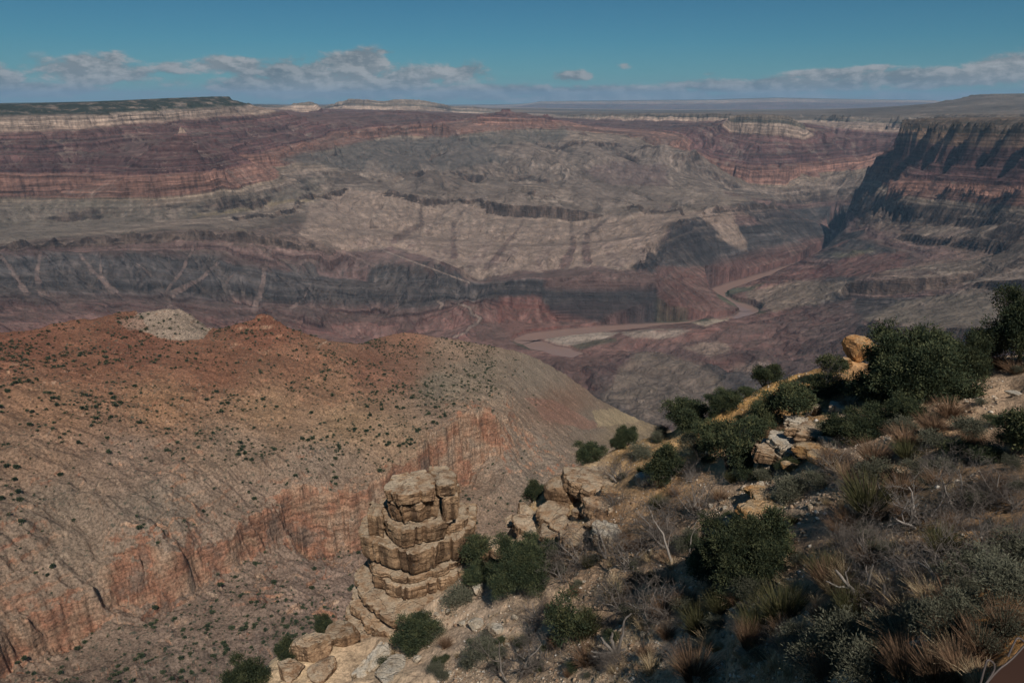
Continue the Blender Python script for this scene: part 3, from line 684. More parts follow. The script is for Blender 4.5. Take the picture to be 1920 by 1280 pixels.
# water
m, t, b = new_mat('river_water', 0.16, 0.5)
pos = t.new('ShaderNodeNewGeometry').outputs['Position']
t.put(b.inputs['Base Color'], t.mix(t.noise(pos, 0.01, 3), (.255, .158, .122), (.215, .145, .12)))
bump(t, b, t.noise(pos, 0.12, 3), 0.5, 0.4)
rv = []; rf = []
pl = np.array(dens_line(riv_pl, 60))
for i in range(len(pl)):
    d = pl[min(i + 1, len(pl) - 1)] - pl[max(i - 1, 0)]; d /= np.hypot(*d) + 1e-9
    for s in (-1, 1): rv.append((pl[i][0] - d[1] * s * 95, pl[i][1] + d[0] * s * 95, 0.0))
    if i: rf.append((2 * i - 2, 2 * i - 1, 2 * i + 1, 2 * i))
tag(obj('river', mesh_from('river', rv, rf, m)), kind='structure')

# ------------------------------------------------------------------ the near ridge with its red crest and cliff band
SEG = []
def rl(pts): SEG.append([cp(a, b, c, 0)[:3] for a, b, c in dens_line(pts, 40)])
crest = [(-250, 628, 1350), (0, 620, 1330), (80, 612, 1330), (150, 597, 1340), (215, 587, 1380), (300, 579, 1420), (345, 589, 1400), (392, 621, 1345), (440, 608, 1330), (470, 597, 1335), (490, 587, 1340), (508, 592, 1335),
         (530, 608, 1330), (600, 634, 1320), (690, 648, 1340), (700, 634, 1480), (760, 622, 1500), (820, 631, 1520), (900, 645, 1580), (960, 654, 1650), (1000, 668, 1720), (1060, 700, 1850), (1120, 745, 1950), (1180, 778, 2050), (1270, 812, 2150)]
rl(crest)
rl([(-250, 790, 1680), (300, 770, 1760), (690, 800, 1700), (760, 780, 1900), (1000, 830, 2200), (1270, 900, 2600)])
rl([(-250, 800, 2300), (690, 800, 2300), (1270, 920, 2900)])
rl([(-250, 655, 1240), (0, 652, 1235), (200, 650, 1240), (400, 652, 1235), (600, 662, 1240)])
rl([(-250, 700, 1130), (0, 700, 1120), (300, 700, 1120), (500, 700, 1130), (620, 700, 1160), (690, 690, 1230), (740, 660, 1370), (850, 690, 1300), (900, 715, 1300)])
rl([(-250, 800, 960), (0, 800, 960), (300, 800, 950), (500, 800, 960), (600, 760, 1020), (690, 750, 1070), (760, 745, 1085), (850, 745, 1130)])
rl([(-250, 900, 850), (0, 900, 850), (200, 900, 835), (290, 905, 815), (400, 880, 850), (500, 850, 885), (600, 845, 885), (700, 825, 920), (790, 780, 985)])
rl([(-250, 1030, 755), (0, 1010, 765), (150, 1000, 765), (270, 980, 755), (330, 1010, 735)])
ct = [(-250, 1250, 655, 1350), (0, 1192, 680, 1276), (60, 1167, 690, 1262), (140, 1107, 705, 1238), (180, 1080, 710, 1165), (215, 1052, 720, 1120), (250, 1022, 727, 1132), (290, 1020, 722, 1120), (330, 1038, 714, 1142), (380, 1022, 733, 1105), (430, 1006, 748, 1060),
      (500, 952, 780, 1046), (560, 908, 812, 1050), (620, 918, 812, 1052), (690, 912, 818, 1030), (722, 893, 838, 965), (760, 862, 862, 1004), (800, 822, 905, 962), (845, 781, 962, 932), (880, 773, 985, 888), (930, 769, 1012, 852)]
P_ = dens_line(ct, 30)
SEG.append([cp(a, d, c, 0)[:3] for a, b, c, d in P_]); SEG.append([cp(a, d + (b - d) * (.42 + .12 * math.sin(a * .05)), c * 1.003, 0)[:3] for a, b, c, d in P_]); SEG.append([cp(a, d + (b - d) * (.47 + .12 * math.sin(a * .05)), c * 1.008, 0)[:3] for a, b, c, d in P_])
SEG.append([cp(a, b, c * (1.012 + .012 * abs(math.sin(a * .043) * math.sin(a * .017 + 1))), 0)[:3] for a, b, c, d in P_])
rl([(0, 1330, 610), (150, 1292, 625), (300, 1200, 655), (450, 1120, 690), (600, 1112, 700), (680, 1092, 715), (800, 1050, 775), (900, 950, 880), (940, 880, 960)])
rl([(0, 1400, 540), (300, 1300, 565), (450, 1280, 570), (600, 1200, 610), (750, 1180, 640), (900, 1100, 720), (1000, 1000, 830)])
for ln in ([(950, 690, 1480), (948, 740, 1240), (948, 790, 1090)], [(1000, 700, 1600), (1000, 780, 1270), (1000, 880, 1010)], [(1060, 720, 1750), (1060, 800, 1350), (1060, 870, 1130)],
           [(1120, 762, 1850), (1120, 800, 1600), (1110, 850, 1350)], [(1200, 805, 1980), (1200, 850, 1650)], [(1350, 900, 2400), (1400, 950, 1500), (1300, 1000, 900)]): rl(ln)
ru = np.linspace(azel(-150, 900)[0], azel(1330, 900)[0], int(980 * Q)); rv_ = np.r_[rows(480, 640, 50), rows(640, 1120, 330), rows(1120, 1500, 170), rows(1500, 2700, 150)]
su = np.linspace(ru[0] - .03, ru[-1] + .03, 330); sv = np.linspace(math.log(450), math.log(2800), 420)
GR = harmonic(len(su), len(sv), [[((q[0] - su[0]) / (su[1] - su[0]), (q[1] - sv[0]) / (sv[1] - sv[0]), q[2]) for q in sg] for sg in SEG])[:, :, 0]
uu, vv = np.meshgrid(ru, rv_); rr = np.exp(vv); X = rr * np.sin(uu); Y = rr * np.cos(uu)
wx = 20 * fbm(X / 90, Y / 90, 2, 111) + 12 * fbm(X / 30, Y / 30, 3, 112, .6); wy = 20 * fbm(X / 90, Y / 90, 2, 121) + 12 * fbm(X / 30, Y / 30, 3, 122, .6)
keep = np.clip((1290 - rr) / 150, 0.25, 1)
bq = np.floor(X / 21 + 1.3 * vnoise(X / 30, Y / 30, 171)); bp = np.floor(Y / 21 + 1.3 * vnoise(X / 30, Y / 30, 172)); bh = _h(bq.astype(np.int64), bp.astype(np.int64), 9) - .5; wx = wx + 9 * bh; wy = wy + 12 * bh
U2 = np.arctan2(X + wx * keep, Y + wy * keep); V2 = np.log(np.hypot(X + wx * keep, Y + wy * keep))
def bil(g, a, b):
    a = np.clip(a, 0, g.shape[1] - 1.001); b = np.clip(b, 0, g.shape[0] - 1.001); i = a.astype(int); j = b.astype(int); fa = a - i; fb = b - j
    return (g[j, i] * (1 - fa) + g[j, i + 1] * fa) * (1 - fb) + (g[j + 1, i] * (1 - fa) + g[j + 1, i + 1] * fa) * fb
Zr = bil(GR, (U2 - su[0]) / (su[1] - su[0]), (V2 - sv[0]) / (sv[1] - sv[0]))
gx, gy = grad_polar(Zr, ru, rv_); nb = max(2, int(6 * Q)); gxs = blur(gx, nb); gys = blur(gy, nb); gz = np.hypot(gxs, gys)
G1 = gullies(X, Y, gxs, gys, 95.0, 2, 23, 0.55); G2 = gullies(X, Y, gxs, gys, 27.0, 3, 27, 0.6)
s1 = np.clip(gz / .35, .15, 1.0)
cr = np.clip((1330 - rr) / 120, 0.22, 1)
Zr = Zr + cr * s1 * (5.0 * G1 + 2.2 * G2) + 1.9 * fbm(X / 18, Y / 18, 5, 131, .62)
PX, PY = to_px(X, Y, Zr)
lw = np.clip((720 - PY) / 50, 0, 1) * np.clip((720 - PX) / 60, 0, 1) * .85 + np.clip((PY - 1030) / 60, 0, 1) * np.clip((PX - 250) / 100, 0, 1) * .9
lw = np.maximum(lw, .25 + 0 * lw)
tilt = 0.05 * X + 4 * fbm(X / 120, Y / 120, 2, 141)
Zl = ledge(Zr + tilt, 12.0, 0.07) - tilt
lw = lw * np.clip(.35 + 1.6 * fbm(X / 75, Y / 75, 3, 181), .05, 1)
Zr = Zr + lw * (Zl - Zr)
dm = np.hypot((PX - 328) / 62, (PY - 606) / 30); Zr = Zr + 15 * np.clip(1 - dm, 0, 1) ** .7 * (1 + .5 * fbm(X / 14, Y / 14, 3, 161)) * ((rr > 1250) & (rr < 1480))
PX, PY = to_px(X, Y, Zr)
CC = [(50, 640, .22, .104, .068), (250, 650, .22, .105, .070), (500, 615, .21, .098, .065), (150, 680, .24, .122, .078), (400, 690, .235, .118, .076), (560, 680, .26, .14, .09), (100, 760, .28, .17, .108), (300, 760, .31, .185, .112), (500, 765, .33, .215, .135),
      (620, 725, .29, .175, .112), (760, 635, .28, .155, .105), (740, 700, .25, .14, .098), (700, 690, .24, .125, .085), (860, 650, .33, .235, .17), (900, 700, .275, .22, .165), (830, 725, .225, .19, .145), (650, 790, .335, .23, .145), (750, 810, .32, .225, .15), (830, 790, .29, .21, .155),
      (1100, 790, .25, .205, .16), (1000, 850, .24, .195, .155), (1000, 700, .27, .22, .17), (1060, 770, .25, .16, .115), (1180, 800, .30, .235, .15), (50, 850, .27, .185, .13), (250, 850, .26, .19, .145), (450, 850, .285, .21, .155), (100, 950, .23, .18, .138), (300, 950, .235, .19, .15),
      (600, 870, .28, .215, .165), (480, 930, .28, .21, .16), (150, 1050, .24, .185, .14), (400, 1150, .22, .165, .13), (620, 1100, .24, .18, .145), (500, 1230, .21, .16, .13), (50, 1100, .24, .18, .135), (350, 1270, .22, .17, .135)]
QX = PX + 26 * fbm(X / 60, Y / 60, 4, 151, .6); QY = PY + 16 * fbm(X / 60, Y / 60, 4, 152, .6)
cw = 0; cs = np.zeros(Zr.shape + (3,))
for (a, b, *c) in CC:
    wgt = 1.0 / (((QX - a) ** 2 + 2.2 * (QY - b) ** 2) ** 1.6 + 2e4); cw = cw + wgt; cs += wgt[..., None] * np.array(c)
colr = (cs / cw[..., None] * np.array((.80, .745, .70))).astype(np.float32)
def rp(poly, c, k=1.0):
    m_ = in_poly(PX + .3 * (QX - PX), PY + .3 * (QY - PY), poly); colr[m_] = colr[m_] * (1 - k) + np.array(c) * k
rp([(236, 612), (250, 594), (270, 582), (300, 566), (352, 574), (400, 612), (380, 636), (345, 640), (300, 632)], (.29, .225, .17), .85)
rp([(215, 600), (262, 590), (280, 615), (240, 620)], (.26, .16, .115), .8)
rp([(985, 745), (1040, 750), (1130, 800), (1100, 805), (1020, 785)], (.25, .135, .095), .7)
rp([(1110, 770), (1180, 762), (1200, 790), (1120, 800)], (.34, .255, .15), .7)
fr = np.clip(1 - (np.abs(PX - 860) / 130), 0, 1)
m, t, b = new_mat('ridge_rock', 0.95, 0.05)
pos = t.new('ShaderNodeNewGeometry').outputs['Position']; nz = t.new('ShaderNodeSeparateXYZ'); t.put(nz.inputs[0], t.new('ShaderNodeNewGeometry').outputs['True Normal'])
ti = t.new('ShaderNodeAttribute'); ti.attribute_name = 'tint'; base = ti.outputs['Color']
mott = t.noise(pos, 0.022, 6.0, 0.72)
base = t.mix(1.0, base, t.ramp(mott, [(.3, .72), (.5, 1.0), (.7, 1.28)]), 'MULTIPLY')
sx = t.new('ShaderNodeSeparateXYZ'); t.put(sx.inputs[0], pos)
cx = t.new('ShaderNodeCombineXYZ'); t.put(cx.inputs[2], t.m('MULTIPLY', sx.outputs[2], 0.22)); t.put(cx.inputs[0], t.m('MULTIPLY', sx.outputs[0], 0.006)); t.put(cx.inputs[1], t.m('MULTIPLY', sx.outputs[1], 0.006))
beds = t.noise(cx.outputs[0], 1.0, 4.0, .7)
base = t.mix(t.attr('bed'), base, t.mix(1.0, base, t.ramp(beds, [(.35, .6), (.5, 1.0), (.66, 1.3)]), 'MULTIPLY'))
steep = t.mr(nz.outputs[2], 0.60, 0.36)
st = t.noise(t.mapping(pos, (.10, .10, .013)), 1.0, 5.0, .7)
pat = t.noise(pos, .018, 4.0, .6)
cliffc = t.ramp(pat, [(.36, (.31, .225, .16)), (.48, (.30, .18, .115)), (.57, (.27, .125, .075)), (.66, (.17, .11, .08))])
cliffc = t.mix(1.0, cliffc, t.ramp(st, [(.33, .66), (.5, 1.0), (.68, 1.18)]), 'MULTIPLY')
cliffc = t.mix(1.0, cliffc, t.ramp(beds, [(.38, .62), (.5, 1.0), (.64, 1.2)]), 'MULTIPLY')
base = t.mix(t.m('MULTIPLY', steep, 0.85), base, cliffc)
grit = t.noise(pos, .35, 3.0, .8)
base = t.mix(1.0, base, t.ramp(grit, [(.36, .5), (.5, 1.0), (.62, 1.4)]), 'MULTIPLY')
scr = t.noise(pos, .20, 2.0, .6)
base = t.mix(t.m('MULTIPLY', t.m('MULTIPLY', t.mr(scr, .58, .66), t.mr(nz.outputs[2], .6, .85)), t.mr(t.noise(pos, .012, 3), .36, .56)), base, (.075, .072, .052))
t.put(b.inputs['Base Color'], base)
bump(t, b, t.m('ADD', t.noise(pos, .09, 6.0, .7), t.m('MULTIPLY', beds, .4)), 4.0, .8)
fac = grid_faces(*Zr.shape)
me = mesh_from('ridge', np.c_[X.ravel(), Y.ravel(), Zr.ravel()], fac, m, True)
add_attr(me, 'tint', colr.reshape(-1, 3)); add_attr(me, 'bed', lw.ravel())
tag(obj('ridge', me), kind='structure')
RID = dict(X=X, Y=Y, Z=Zr, PX=PX, PY=PY, gz=np.hypot(*grad_polar(Zr, ru, rv_)), u=ru, v=rv_)

# ------------------------------------------------------------------ the hillside below the camera
SEG = []
sky_l = [(430, 1290, 46), (480, 1262, 46), (530, 1228, 46), (600, 1185, 46), (650, 1200, 44), (750, 1195, 43.5), (800, 1135, 44), (850, 1095, 45), (900, 1050, 46), (930, 1020, 47.5), (960, 985, 50), (1010, 925, 51), (1060, 880, 52), (1100, 862, 52), (1180, 830, 53), (1260, 806, 53),
         (1330, 776, 53), (1400, 738, 53), (1450, 708, 53), (1520, 692, 54), (1560, 676, 54), (1620, 674, 54), (1700, 668, 55), (1800, 664, 56), (1870, 668, 55), (2100, 645, 55), (2400, 620, 55)]
rl(sky_l)
for k_, dz_ in ((1.05, 2.2), (1.15, 10), (1.4, 34), (2.0, 95), (3.2, 220)):
    SEG.append([(q[0], q[1] + math.log(k_), q[2] - dz_) for q in [cp(a, b, c, 0)[:3] for a, b, c in dens_line(sky_l, 40)]])
    if k_ > 1.1: SEG.append([(azel(p, 900)[0], math.log(46 * k_), ZC - 48 - dz_) for p in (-300, -100, 100, 300, 400)])
rl([(480, 1330, 40), (700, 1235, 41), (800, 1185, 41.5), (900, 1112, 43), (1000, 1022, 44.5), (1100, 942, 45.5), (1200, 882, 46.5), (1300, 832, 47.5), (1400, 782, 48), (1500, 737, 49), (1600, 712, 50), (1750, 702, 50), (1900, 692, 49), (2100, 672, 48), (2400, 650, 48)])
rl([(700, 1330, 34), (850, 1250, 35), (1000, 1150, 36), (1100, 1060, 38), (1200, 980, 39), (1300, 910, 40.5), (1400, 850, 42), (1500, 800, 43), (1600, 765, 43.5), (1750, 740, 44), (1900, 735, 42), (2100, 700, 42), (2400, 680, 42)])
rl([(950, 1330, 28), (1100, 1220, 29), (1200, 1130, 30.5), (1300, 1050, 32), (1400, 970, 33.5), (1500, 900, 35), (1600, 840, 36.5), (1700, 810, 37), (1800, 790, 37), (1920, 780, 36), (2100, 750, 36), (2400, 730, 36)])
rl([(1200, 1330, 21), (1300, 1240, 22), (1400, 1140, 24), (1500, 1050, 26), (1600, 970, 28), (1700, 910, 29.5), (1800, 880, 30), (1920, 860, 29), (2100, 830, 29), (2400, 800, 29)])
rl([(1400, 1330, 15), (1500, 1240, 16.5), (1600, 1150, 18.5), (1700, 1070, 20), (1800, 1020, 21.5), (1920, 980, 22), (2100, 940, 22), (2400, 900, 22)])
rl([(1600, 1350, 12.5), (1700, 1260, 13.5), (1800, 1180, 14.5), (1920, 1110, 15.5), (2100, 1050, 16), (2400, 1000, 16)])
rl([(1800, 1340, 10), (1900, 1260, 10.8), (2000, 1200, 11.2), (2200, 1150, 11.5), (2400, 1100, 12)])
rl([(1900, 1500, 7.5), (2200, 1400, 8), (2400, 1350, 8.5)])
SEG.append([(azel(p, 900)[0], math.log(r_), ZC - z_) for p, r_, z_ in ((2400, 4, 7.5), (1700, 4.2, 7.5), (1400, 5, 9), (1000, 7, 14), (600, 10, 20), (200, 12, 24), (-300, 12, 26))])
SEG.append([(azel(p, 900)[0], math.log(r_), ZC - z_) for p, r_, z_ in ((600, 30, 40), (200, 34, 46), (-300, 34, 48))])
nu_, nv_ = int(1150 * Q), int(1000 * Q)
un = np.linspace(R(-43.5), R(46), nu_); vn = np.r_[np.linspace(math.log(3.6), math.log(60), int(nv_ * .93), endpoint=False), np.linspace(math.log(60), math.log(190), nv_ - int(nv_ * .93))]
su = np.linspace(un[0] - .03, un[-1] + .03, 300); sv = np.linspace(math.log(3.3), math.log(210), 330)
GN = harmonic(len(su), len(sv), [[((q[0] - su[0]) / (su[1] - su[0]), (q[1] - sv[0]) / (sv[1] - sv[0]), q[2]) for q in sg] for sg in SEG])[:, :, 0]
GN = blur(GN, 1)
uu, vv = np.meshgrid(un, vn); rr = np.exp(vv); X = rr * np.sin(uu); Y = rr * np.cos(uu)
Zn = bil(GN, (uu - su[0]) / (su[1] - su[0]), (vv - sv[0]) / (sv[1] - sv[0]))
gx, gy = grad_polar(Zn, un, vn); gxs = blur(gx, int(10 * Q) + 1); gys = blur(gy, int(10 * Q) + 1)
Zn = Zn + .28 * fbm(X / 2.6, Y / 2.6, 5, 211, .55) + .35 * gullies(X, Y, gxs, gys, 7.0, 3, 213, .55) * np.clip(rr / 15, .2, 1) + .05 * fbm(X / .35, Y / .35, 3, 215, .6)
# low rock steps breaking out along the slope
stp = ledge(Zn + .8 * fbm(X / 9, Y / 9, 2, 221), 1.9, .22) - .8 * fbm(X / 9, Y / 9, 2, 221)
stm = np.clip(fbm(X / 11, Y / 11, 2, 222) * 3 - .3, 0, 1) * np.clip((rr - 14) / 8, 0, 1)
Zn = Zn + .8 * stm * (stp - Zn)
PX, PY = to_px(X, Y, Zn)
QX = PX + 28 * fbm(X / 3, Y / 3, 4, 231, .6); QY = PY + 20 * fbm(X / 3, Y / 3, 4, 232, .6)
CN = [(1340, 770, .47, .27, .105), (1420, 735, .50, .29, .11), (1480, 715, .54, .31, .115), (1560, 690, .54, .30, .12), (1600, 690, .50, .29, .14), (1250, 810, .43, .27, .125), (1180, 850, .40, .25, .12), (1230, 900, .36, .21, .10), (1120, 880, .46, .33, .20),
      (1500, 765, .50, .29, .12), (1400, 800, .38, .22, .10), (1700, 750, .38, .26, .17), (1850, 690, .43, .31, .21), (1860, 750, .42, .285, .185), (1800, 820, .38, .245, .14), (1900, 870, .30, .19, .11), (1600, 780, .45, .33, .23), (1450, 900, .42, .30, .21), (1400, 950, .43, .31, .22),
      (1550, 870, .42, .31, .22), (1500, 950, .40, .29, .20), (1150, 960, .33, .20, .11), (1050, 960, .45, .31, .17), (950, 1010, .42, .29, .17), (1300, 1000, .34, .23, .15), (1100, 1100, .33, .22, .14), (1000, 1100, .36, .26, .18), (900, 1180, .38, .28, .20), (800, 1230, .40, .29, .20),
      (700, 1260, .40, .29, .19), (550, 1250, .44, .32, .20), (1200, 1230, .40, .30, .21), (1350, 1200, .30, .21, .14), (1500, 1150, .24, .16, .10), (1650, 1000, .30, .20, .13), (1750, 1000, .32, .19, .09), (1850, 950, .34, .20, .10), (1700, 1200, .22, .13, .07), (1880, 1150, .36, .18, .06), (1800, 1240, .26, .14, .06)]
cw = 0; cs = np.zeros(Zn.shape + (3,))
for (a, b, *c) in CN:
    wgt = 1.0 / (((QX - a) ** 2 + 1.6 * (QY - b) ** 2) ** 1.5 + 4e3); cw = cw + wgt; cs += wgt[..., None] * np.array(c)
coln = (cs / cw[..., None]).astype(np.float32) * (1 + .35 * np.clip((PY - 1020) / 150, 0, 1))[..., None].astype(np.float32)  # soil lightened down the slope to make up for weak sunlight
tr, _ = seg_dist((X + .5 * vnoise(X / 2, Y / 2, 5)).astype(np.float32), (Y + 0 * X).astype(np.float32), [at(2050, 640, 50)[:2], at(1890, 690, 48)[:2], at(1850, 730, 44)[:2], at(1870, 790, 36)[:2], at(2000, 870, 29)[:2]])
trail = np.clip(1.7 - tr / 1.3, 0, 1)
coln = coln * (1 - .6 * trail[..., None]) + .6 * trail[..., None] * np.array((.43, .30, .20))
def near_mat(name):
    m, t, b = new_mat(name, 0.95, 0.05)
    pos = t.new('ShaderNodeNewGeometry').outputs['Position']
    loc = t.vm('SUBTRACT', pos, (0, 0, ZC - 20))
    ti = t.new('ShaderNodeAttribute'); ti.attribute_name = 'tint'; base = ti.outputs['Color']
    base = t.mix(1.0, base, t.ramp(t.noise(loc, .35, 6, .7), [(.3, .62), (.5, 1.0), (.7, 1.25)]), 'MULTIPLY')
    base = t.mix(1.0, base, t.ramp(t.noise(loc, 4.5, 4, .8), [(.32, .55), (.5, 1.0), (.66, 1.35)]), 'MULTIPLY')
    vo = t.new('ShaderNodeTexVoronoi'); vo.inputs['Scale'].default_value = 7.0; t.put(vo.inputs['Vector'], loc)
    peb = t.m('MULTIPLY', t.mr(vo.outputs['Distance'], .30, .22), t.mr(t.noise(loc, .5, 3), .45, .6))
    base = t.mix(t.m('MULTIPLY', peb, .75), base, t.mix(t.noise(loc, 9, 1), (.50, .42, .33), (.36, .25, .17)))
    dk = t.m('MULTIPLY', t.mr(t.noise(loc, 1.3, 4, .7), .55, .68), t.mr(t.attr('trail'), .6, .1))
    base = t.mix(t.m('MULTIPLY', dk, .38), base, (.085, .062, .042))
    t.put(b.inputs['Base Color'], base)
    hgt = t.m('ADD', t.m('MULTIPLY', t.noise(loc, 3.0, 6, .7), 1.0), t.m('MULTIPLY', peb, .5))
    bump(t, b, hgt, .18, .9)
    return m
M_near = near_mat('hillside_soil')
fac = grid_faces(*Zn.shape); vco = np.c_[X.ravel(), Y.ravel(), Zn.ravel()]
tf = trail.ravel()[fac].mean(1) > .55
for nm, sel in (('hillside', ~tf), ('path', tf)):
    f_ = fac[sel]; ids = np.unique(f_); rm = np.zeros(len(vco), np.int32); rm[ids] = np.arange(len(ids))
    me = mesh_from(nm, vco[ids], rm[f_], M_near, True)
    add_attr(me, 'tint', coln.reshape(-1, 3)[ids]); add_attr(me, 'trail', trail.ravel()[ids])
    tag(obj(nm, me), kind='structure')
NEAR = (un, vn, Zn)


def near_z(x, y):
    a = np.interp(math.atan2(x, y), un, np.arange(len(un))); b = np.interp(math.log(math.hypot(x, y)), vn, np.arange(len(vn)))
    return float(bil(Zn, np.array([a]), np.array([b]))[0])


def gnd(px, py):
    """ground point of the hillside seen there, and its plan distance"""
    d = photo_dir(px, py); k = math.hypot(d[0], d[1]); r_ = 4.0; best = None
    while r_ < 130:
        x, y, z = d[0] / k * r_, d[1] / k * r_, ZC + d[2] / k * r_
        h = near_z(x, y) - z
        if best is None or h > best[0]: best = (h, x, y, r_)
        if h > 0: return Vector((x, y, near_z(x, y))), r_
        r_ *= 1.004
    return Vector((best[1], best[2], near_z(best[1], best[2]))), best[3]


def mpp(p):
    """metres per photo pixel at that point"""
    return (p[1] * math.cos(PITCH) - (p[2] - ZC) * math.sin(PITCH)) / F

# ------------------------------------------------------------------ rock: the layered tower, ledges, boulders
def rock_mat(name, lo, hi, lich=(.40, .37, .31), lk=.6):
    m, t, b = new_mat(name, 0.9, 0.08)
    pos = t.new('ShaderNodeNewGeometry').outputs['Position']; loc = t.vm('SUBTRACT', pos, (0, 0, ZC - 20))
    oi = t.new('ShaderNodeObjectInfo').outputs['Random']
    n = t.noise(loc, .55, 5, .65)
    base = t.ramp(n, [(.32, lo), (.55, hi), (.7, tuple(x * 1.15 for x in hi))])
    bz = t.new('ShaderNodeSeparateXYZ'); t.put(bz.inputs[0], loc)
    cb = t.new('ShaderNodeCombineXYZ'); t.put(cb.inputs[2], t.m('MULTIPLY', bz.outputs[2], 3.2)); t.put(cb.inputs[0], t.m('MULTIPLY', bz.outputs[0], .25)); t.put(cb.inputs[1], t.m('MULTIPLY', bz.outputs[1], .25))
    bd = t.noise(cb.outputs[0], 1.0, 5, .7)
    base = t.mix(1.0, base, t.ramp(bd, [(.33, .62), (.5, 1.0), (.66, 1.2)]), 'MULTIPLY')
    nz = t.new('ShaderNodeSeparateXYZ'); t.put(nz.inputs[0], t.new('ShaderNodeNewGeometry').outputs['Normal'])
    # brown varnish streaks down the faces, pale weathered tops
    st = t.noise(t.mapping(loc, (1.5, 1.5, .16)), 1.0, 5, .7)
    face = t.mr(nz.outputs[2], .65, .2)
    base = t.mix(t.m('MULTIPLY', t.m('MULTIPLY', t.mr(st, .46, .58), face), .80), base, (.085, .052, .034))
    top = t.m('MULTIPLY', t.mr(nz.outputs[2], .55, .9), t.mr(t.noise(loc, 1.1, 6, .7), .38, .58))
    base = t.mix(t.m('MULTIPLY', top, lk), base, lich)
    sp = t.noise(loc, 6.0, 5, .75)
    base = t.mix(1.0, base, t.ramp(sp, [(.3, .6), (.5, 1.0), (.68, 1.25)]), 'MULTIPLY')
    base = t.mix(t.m('MULTIPLY', t.mr(t.noise(loc, 2.2, 4, .7), .60, .70), .75), base, (.10, .09, .075))
    base = t.mix(1.0, base, t.ramp(oi, [(0, .85), (1, 1.12)]), 'MULTIPLY')
    t.put(b.inputs['Base Color'], base)
    vo = t.new('ShaderNodeTexVoronoi', feature='DISTANCE_TO_EDGE'); vo.inputs['Scale'].default_value = .55; t.put(vo.inputs['Vector'], t.vm('ADD', loc, t.vm('SCALE', t.noise(loc, .8, 3, .6, out=1), None)))
    cr = t.mr(vo.outputs[0], 0.0, .035)
    bump(t, b, t.m('ADD', t.m('ADD', t.noise(loc, 2.4, 8, .72), t.m('MULTIPLY', bd, .8)), t.m('MULTIPLY', cr, .25)), .35, 1.0)
    return m


M_tan = rock_mat('tan_sandstone', (.24, .14, .080), (.42, .27, .160), (.50, .41, .30), .7)
M_org = rock_mat('orange_rock', (.38, .18, .07), (.58, .33, .14), (.50, .42, .30), .7)
M_gry = rock_mat('grey_limestone', (.36, .27, .18), (.50, .40, .29), (.50, .46, .39), .7)


def n3(P, s, seed, octv=3, gain=.55):
    """cheap 3-D noise from three planes"""
    x, y, z = P[:, 0] / s, P[:, 1] / s, P[:, 2] / s
    return (fbm(x + .37 * z, y - .21 * z, octv, seed, gain) + fbm(y + 7.1 + .29 * x, z - 3.3 + .17 * x, octv, seed + 9, gain) + fbm(z + 11.7, x + 5.9 - .23 * y, octv, seed + 17, gain)) / 1.9


def slab(outline, z0, z1, seed, rough=.22, under=.35, lean=0.0, n=300):
    """one bed of rock: ragged vertical sides, rounded lip, uneven top; outline in local metres"""
    P = np.array(outline + outline[:1], float); L = np.r_[0, np.cumsum(np.hypot(*np.diff(P, axis=0).T))]
    s = np.linspace(0, L[-1], n, endpoint=False)
    o = np.c_[np.interp(s, L, P[:, 0]), np.interp(s, L, P[:, 1])]
    for _ in range(1): o = (np.roll(o, 1, 0) + 2 * o + np.roll(o, -1, 0)) / 4
    c = o.mean(0); h = z1 - z0
    d = np.roll(o, -1, 0) - np.roll(o, 1, 0); nrm = np.c_[d[:, 1], -d[:, 0]] / (np.hypot(*d.T)[:, None] + 1e-9)
    if ((o - c) * nrm).sum() < 0: nrm = -nrm
    rings = []
    for f, ins in [(0, under + .25), (.02, under), (.10, .10), (.22, .03), (.36, .0), (.5, -.02), (.64, .02), (.76, -.03), (.88, .0), (.95, .03), (.985, .08), (1.0, .2)]:
        rings.append(np.c_[o - nrm * (ins * min(1.0, h * .7)) + nrm * lean * (f - .5) * h, np.full(n, z0 + f * h)])
    for k in (.86, .7, .5, .3, .12): rings.append(np.c_[c + (rings[11][:, :2] - c) * k, np.full(n, z1 + .10 * (1 - k))])
    V = np.concatenate(rings)
    A = V.copy(); nn = np.tile(nrm, (len(rings), 1)); A[:, 2] *= 1.0
    blk = np.round(n3(A * [1, 1, .25], 1.5, seed, 1) * 3) / 3
    dd = rough * (.9 * blk + .8 * n3(A, 1.1, seed + 3, 4, .6)) + .16 * n3(A * [.7, .7, 5], .9, seed + 5, 3)
    jn = np.tile(np.abs(vnoise(s * .55 + seed, s * 0, seed)), len(rings)); dd = dd - .34 * min(1, h) * np.clip(1 - jn / .09, 0, 1)
    side = np.r_[np.ones(12 * n), np.zeros(5 * n)]
    V[:, :2] += nn * (dd * side)[:, None]
    V[:, 2] += np.where(side > 0, .07 * n3(A, .9, seed + 7) * h, .16 * n3(A, 1.3, seed + 8, 4, .6))
    F_ = []
    R_ = len(rings)
    i = np.arange(n); j = (i + 1) % n
    for k in range(R_ - 1): F_.append(np.c_[k * n + i, k * n + j, (k + 1) * n + j, (k + 1) * n + i])
    F_ = np.concatenate(F_)
    V = np.r_[V, [[c[0], c[1], z1 + .1]], [[c[0], c[1], z0]]]
    cap = np.c_[(R_ - 1) * n + i, (R_ - 1) * n + j, np.full(n, R_ * n), np.full(n, R_ * n)][:, :3]
    bot = np.c_[j, i, np.full(n, R_ * n + 1)]
    me = bpy.data.meshes.new('slab'); me.from_pydata(V.tolist(), [], F_.tolist() + cap.tolist() + bot.tolist()); me.update()
    return me


def empty(name, loc, rz=0.0, label=None, cat=None, group=None):
    o = bpy.data.objects.new(name, None); COL.objects.link(o); o.location = loc; o.rotation_euler = (0, 0, rz); o.empty_display_size = .3
    return tag(o, label, cat, group)


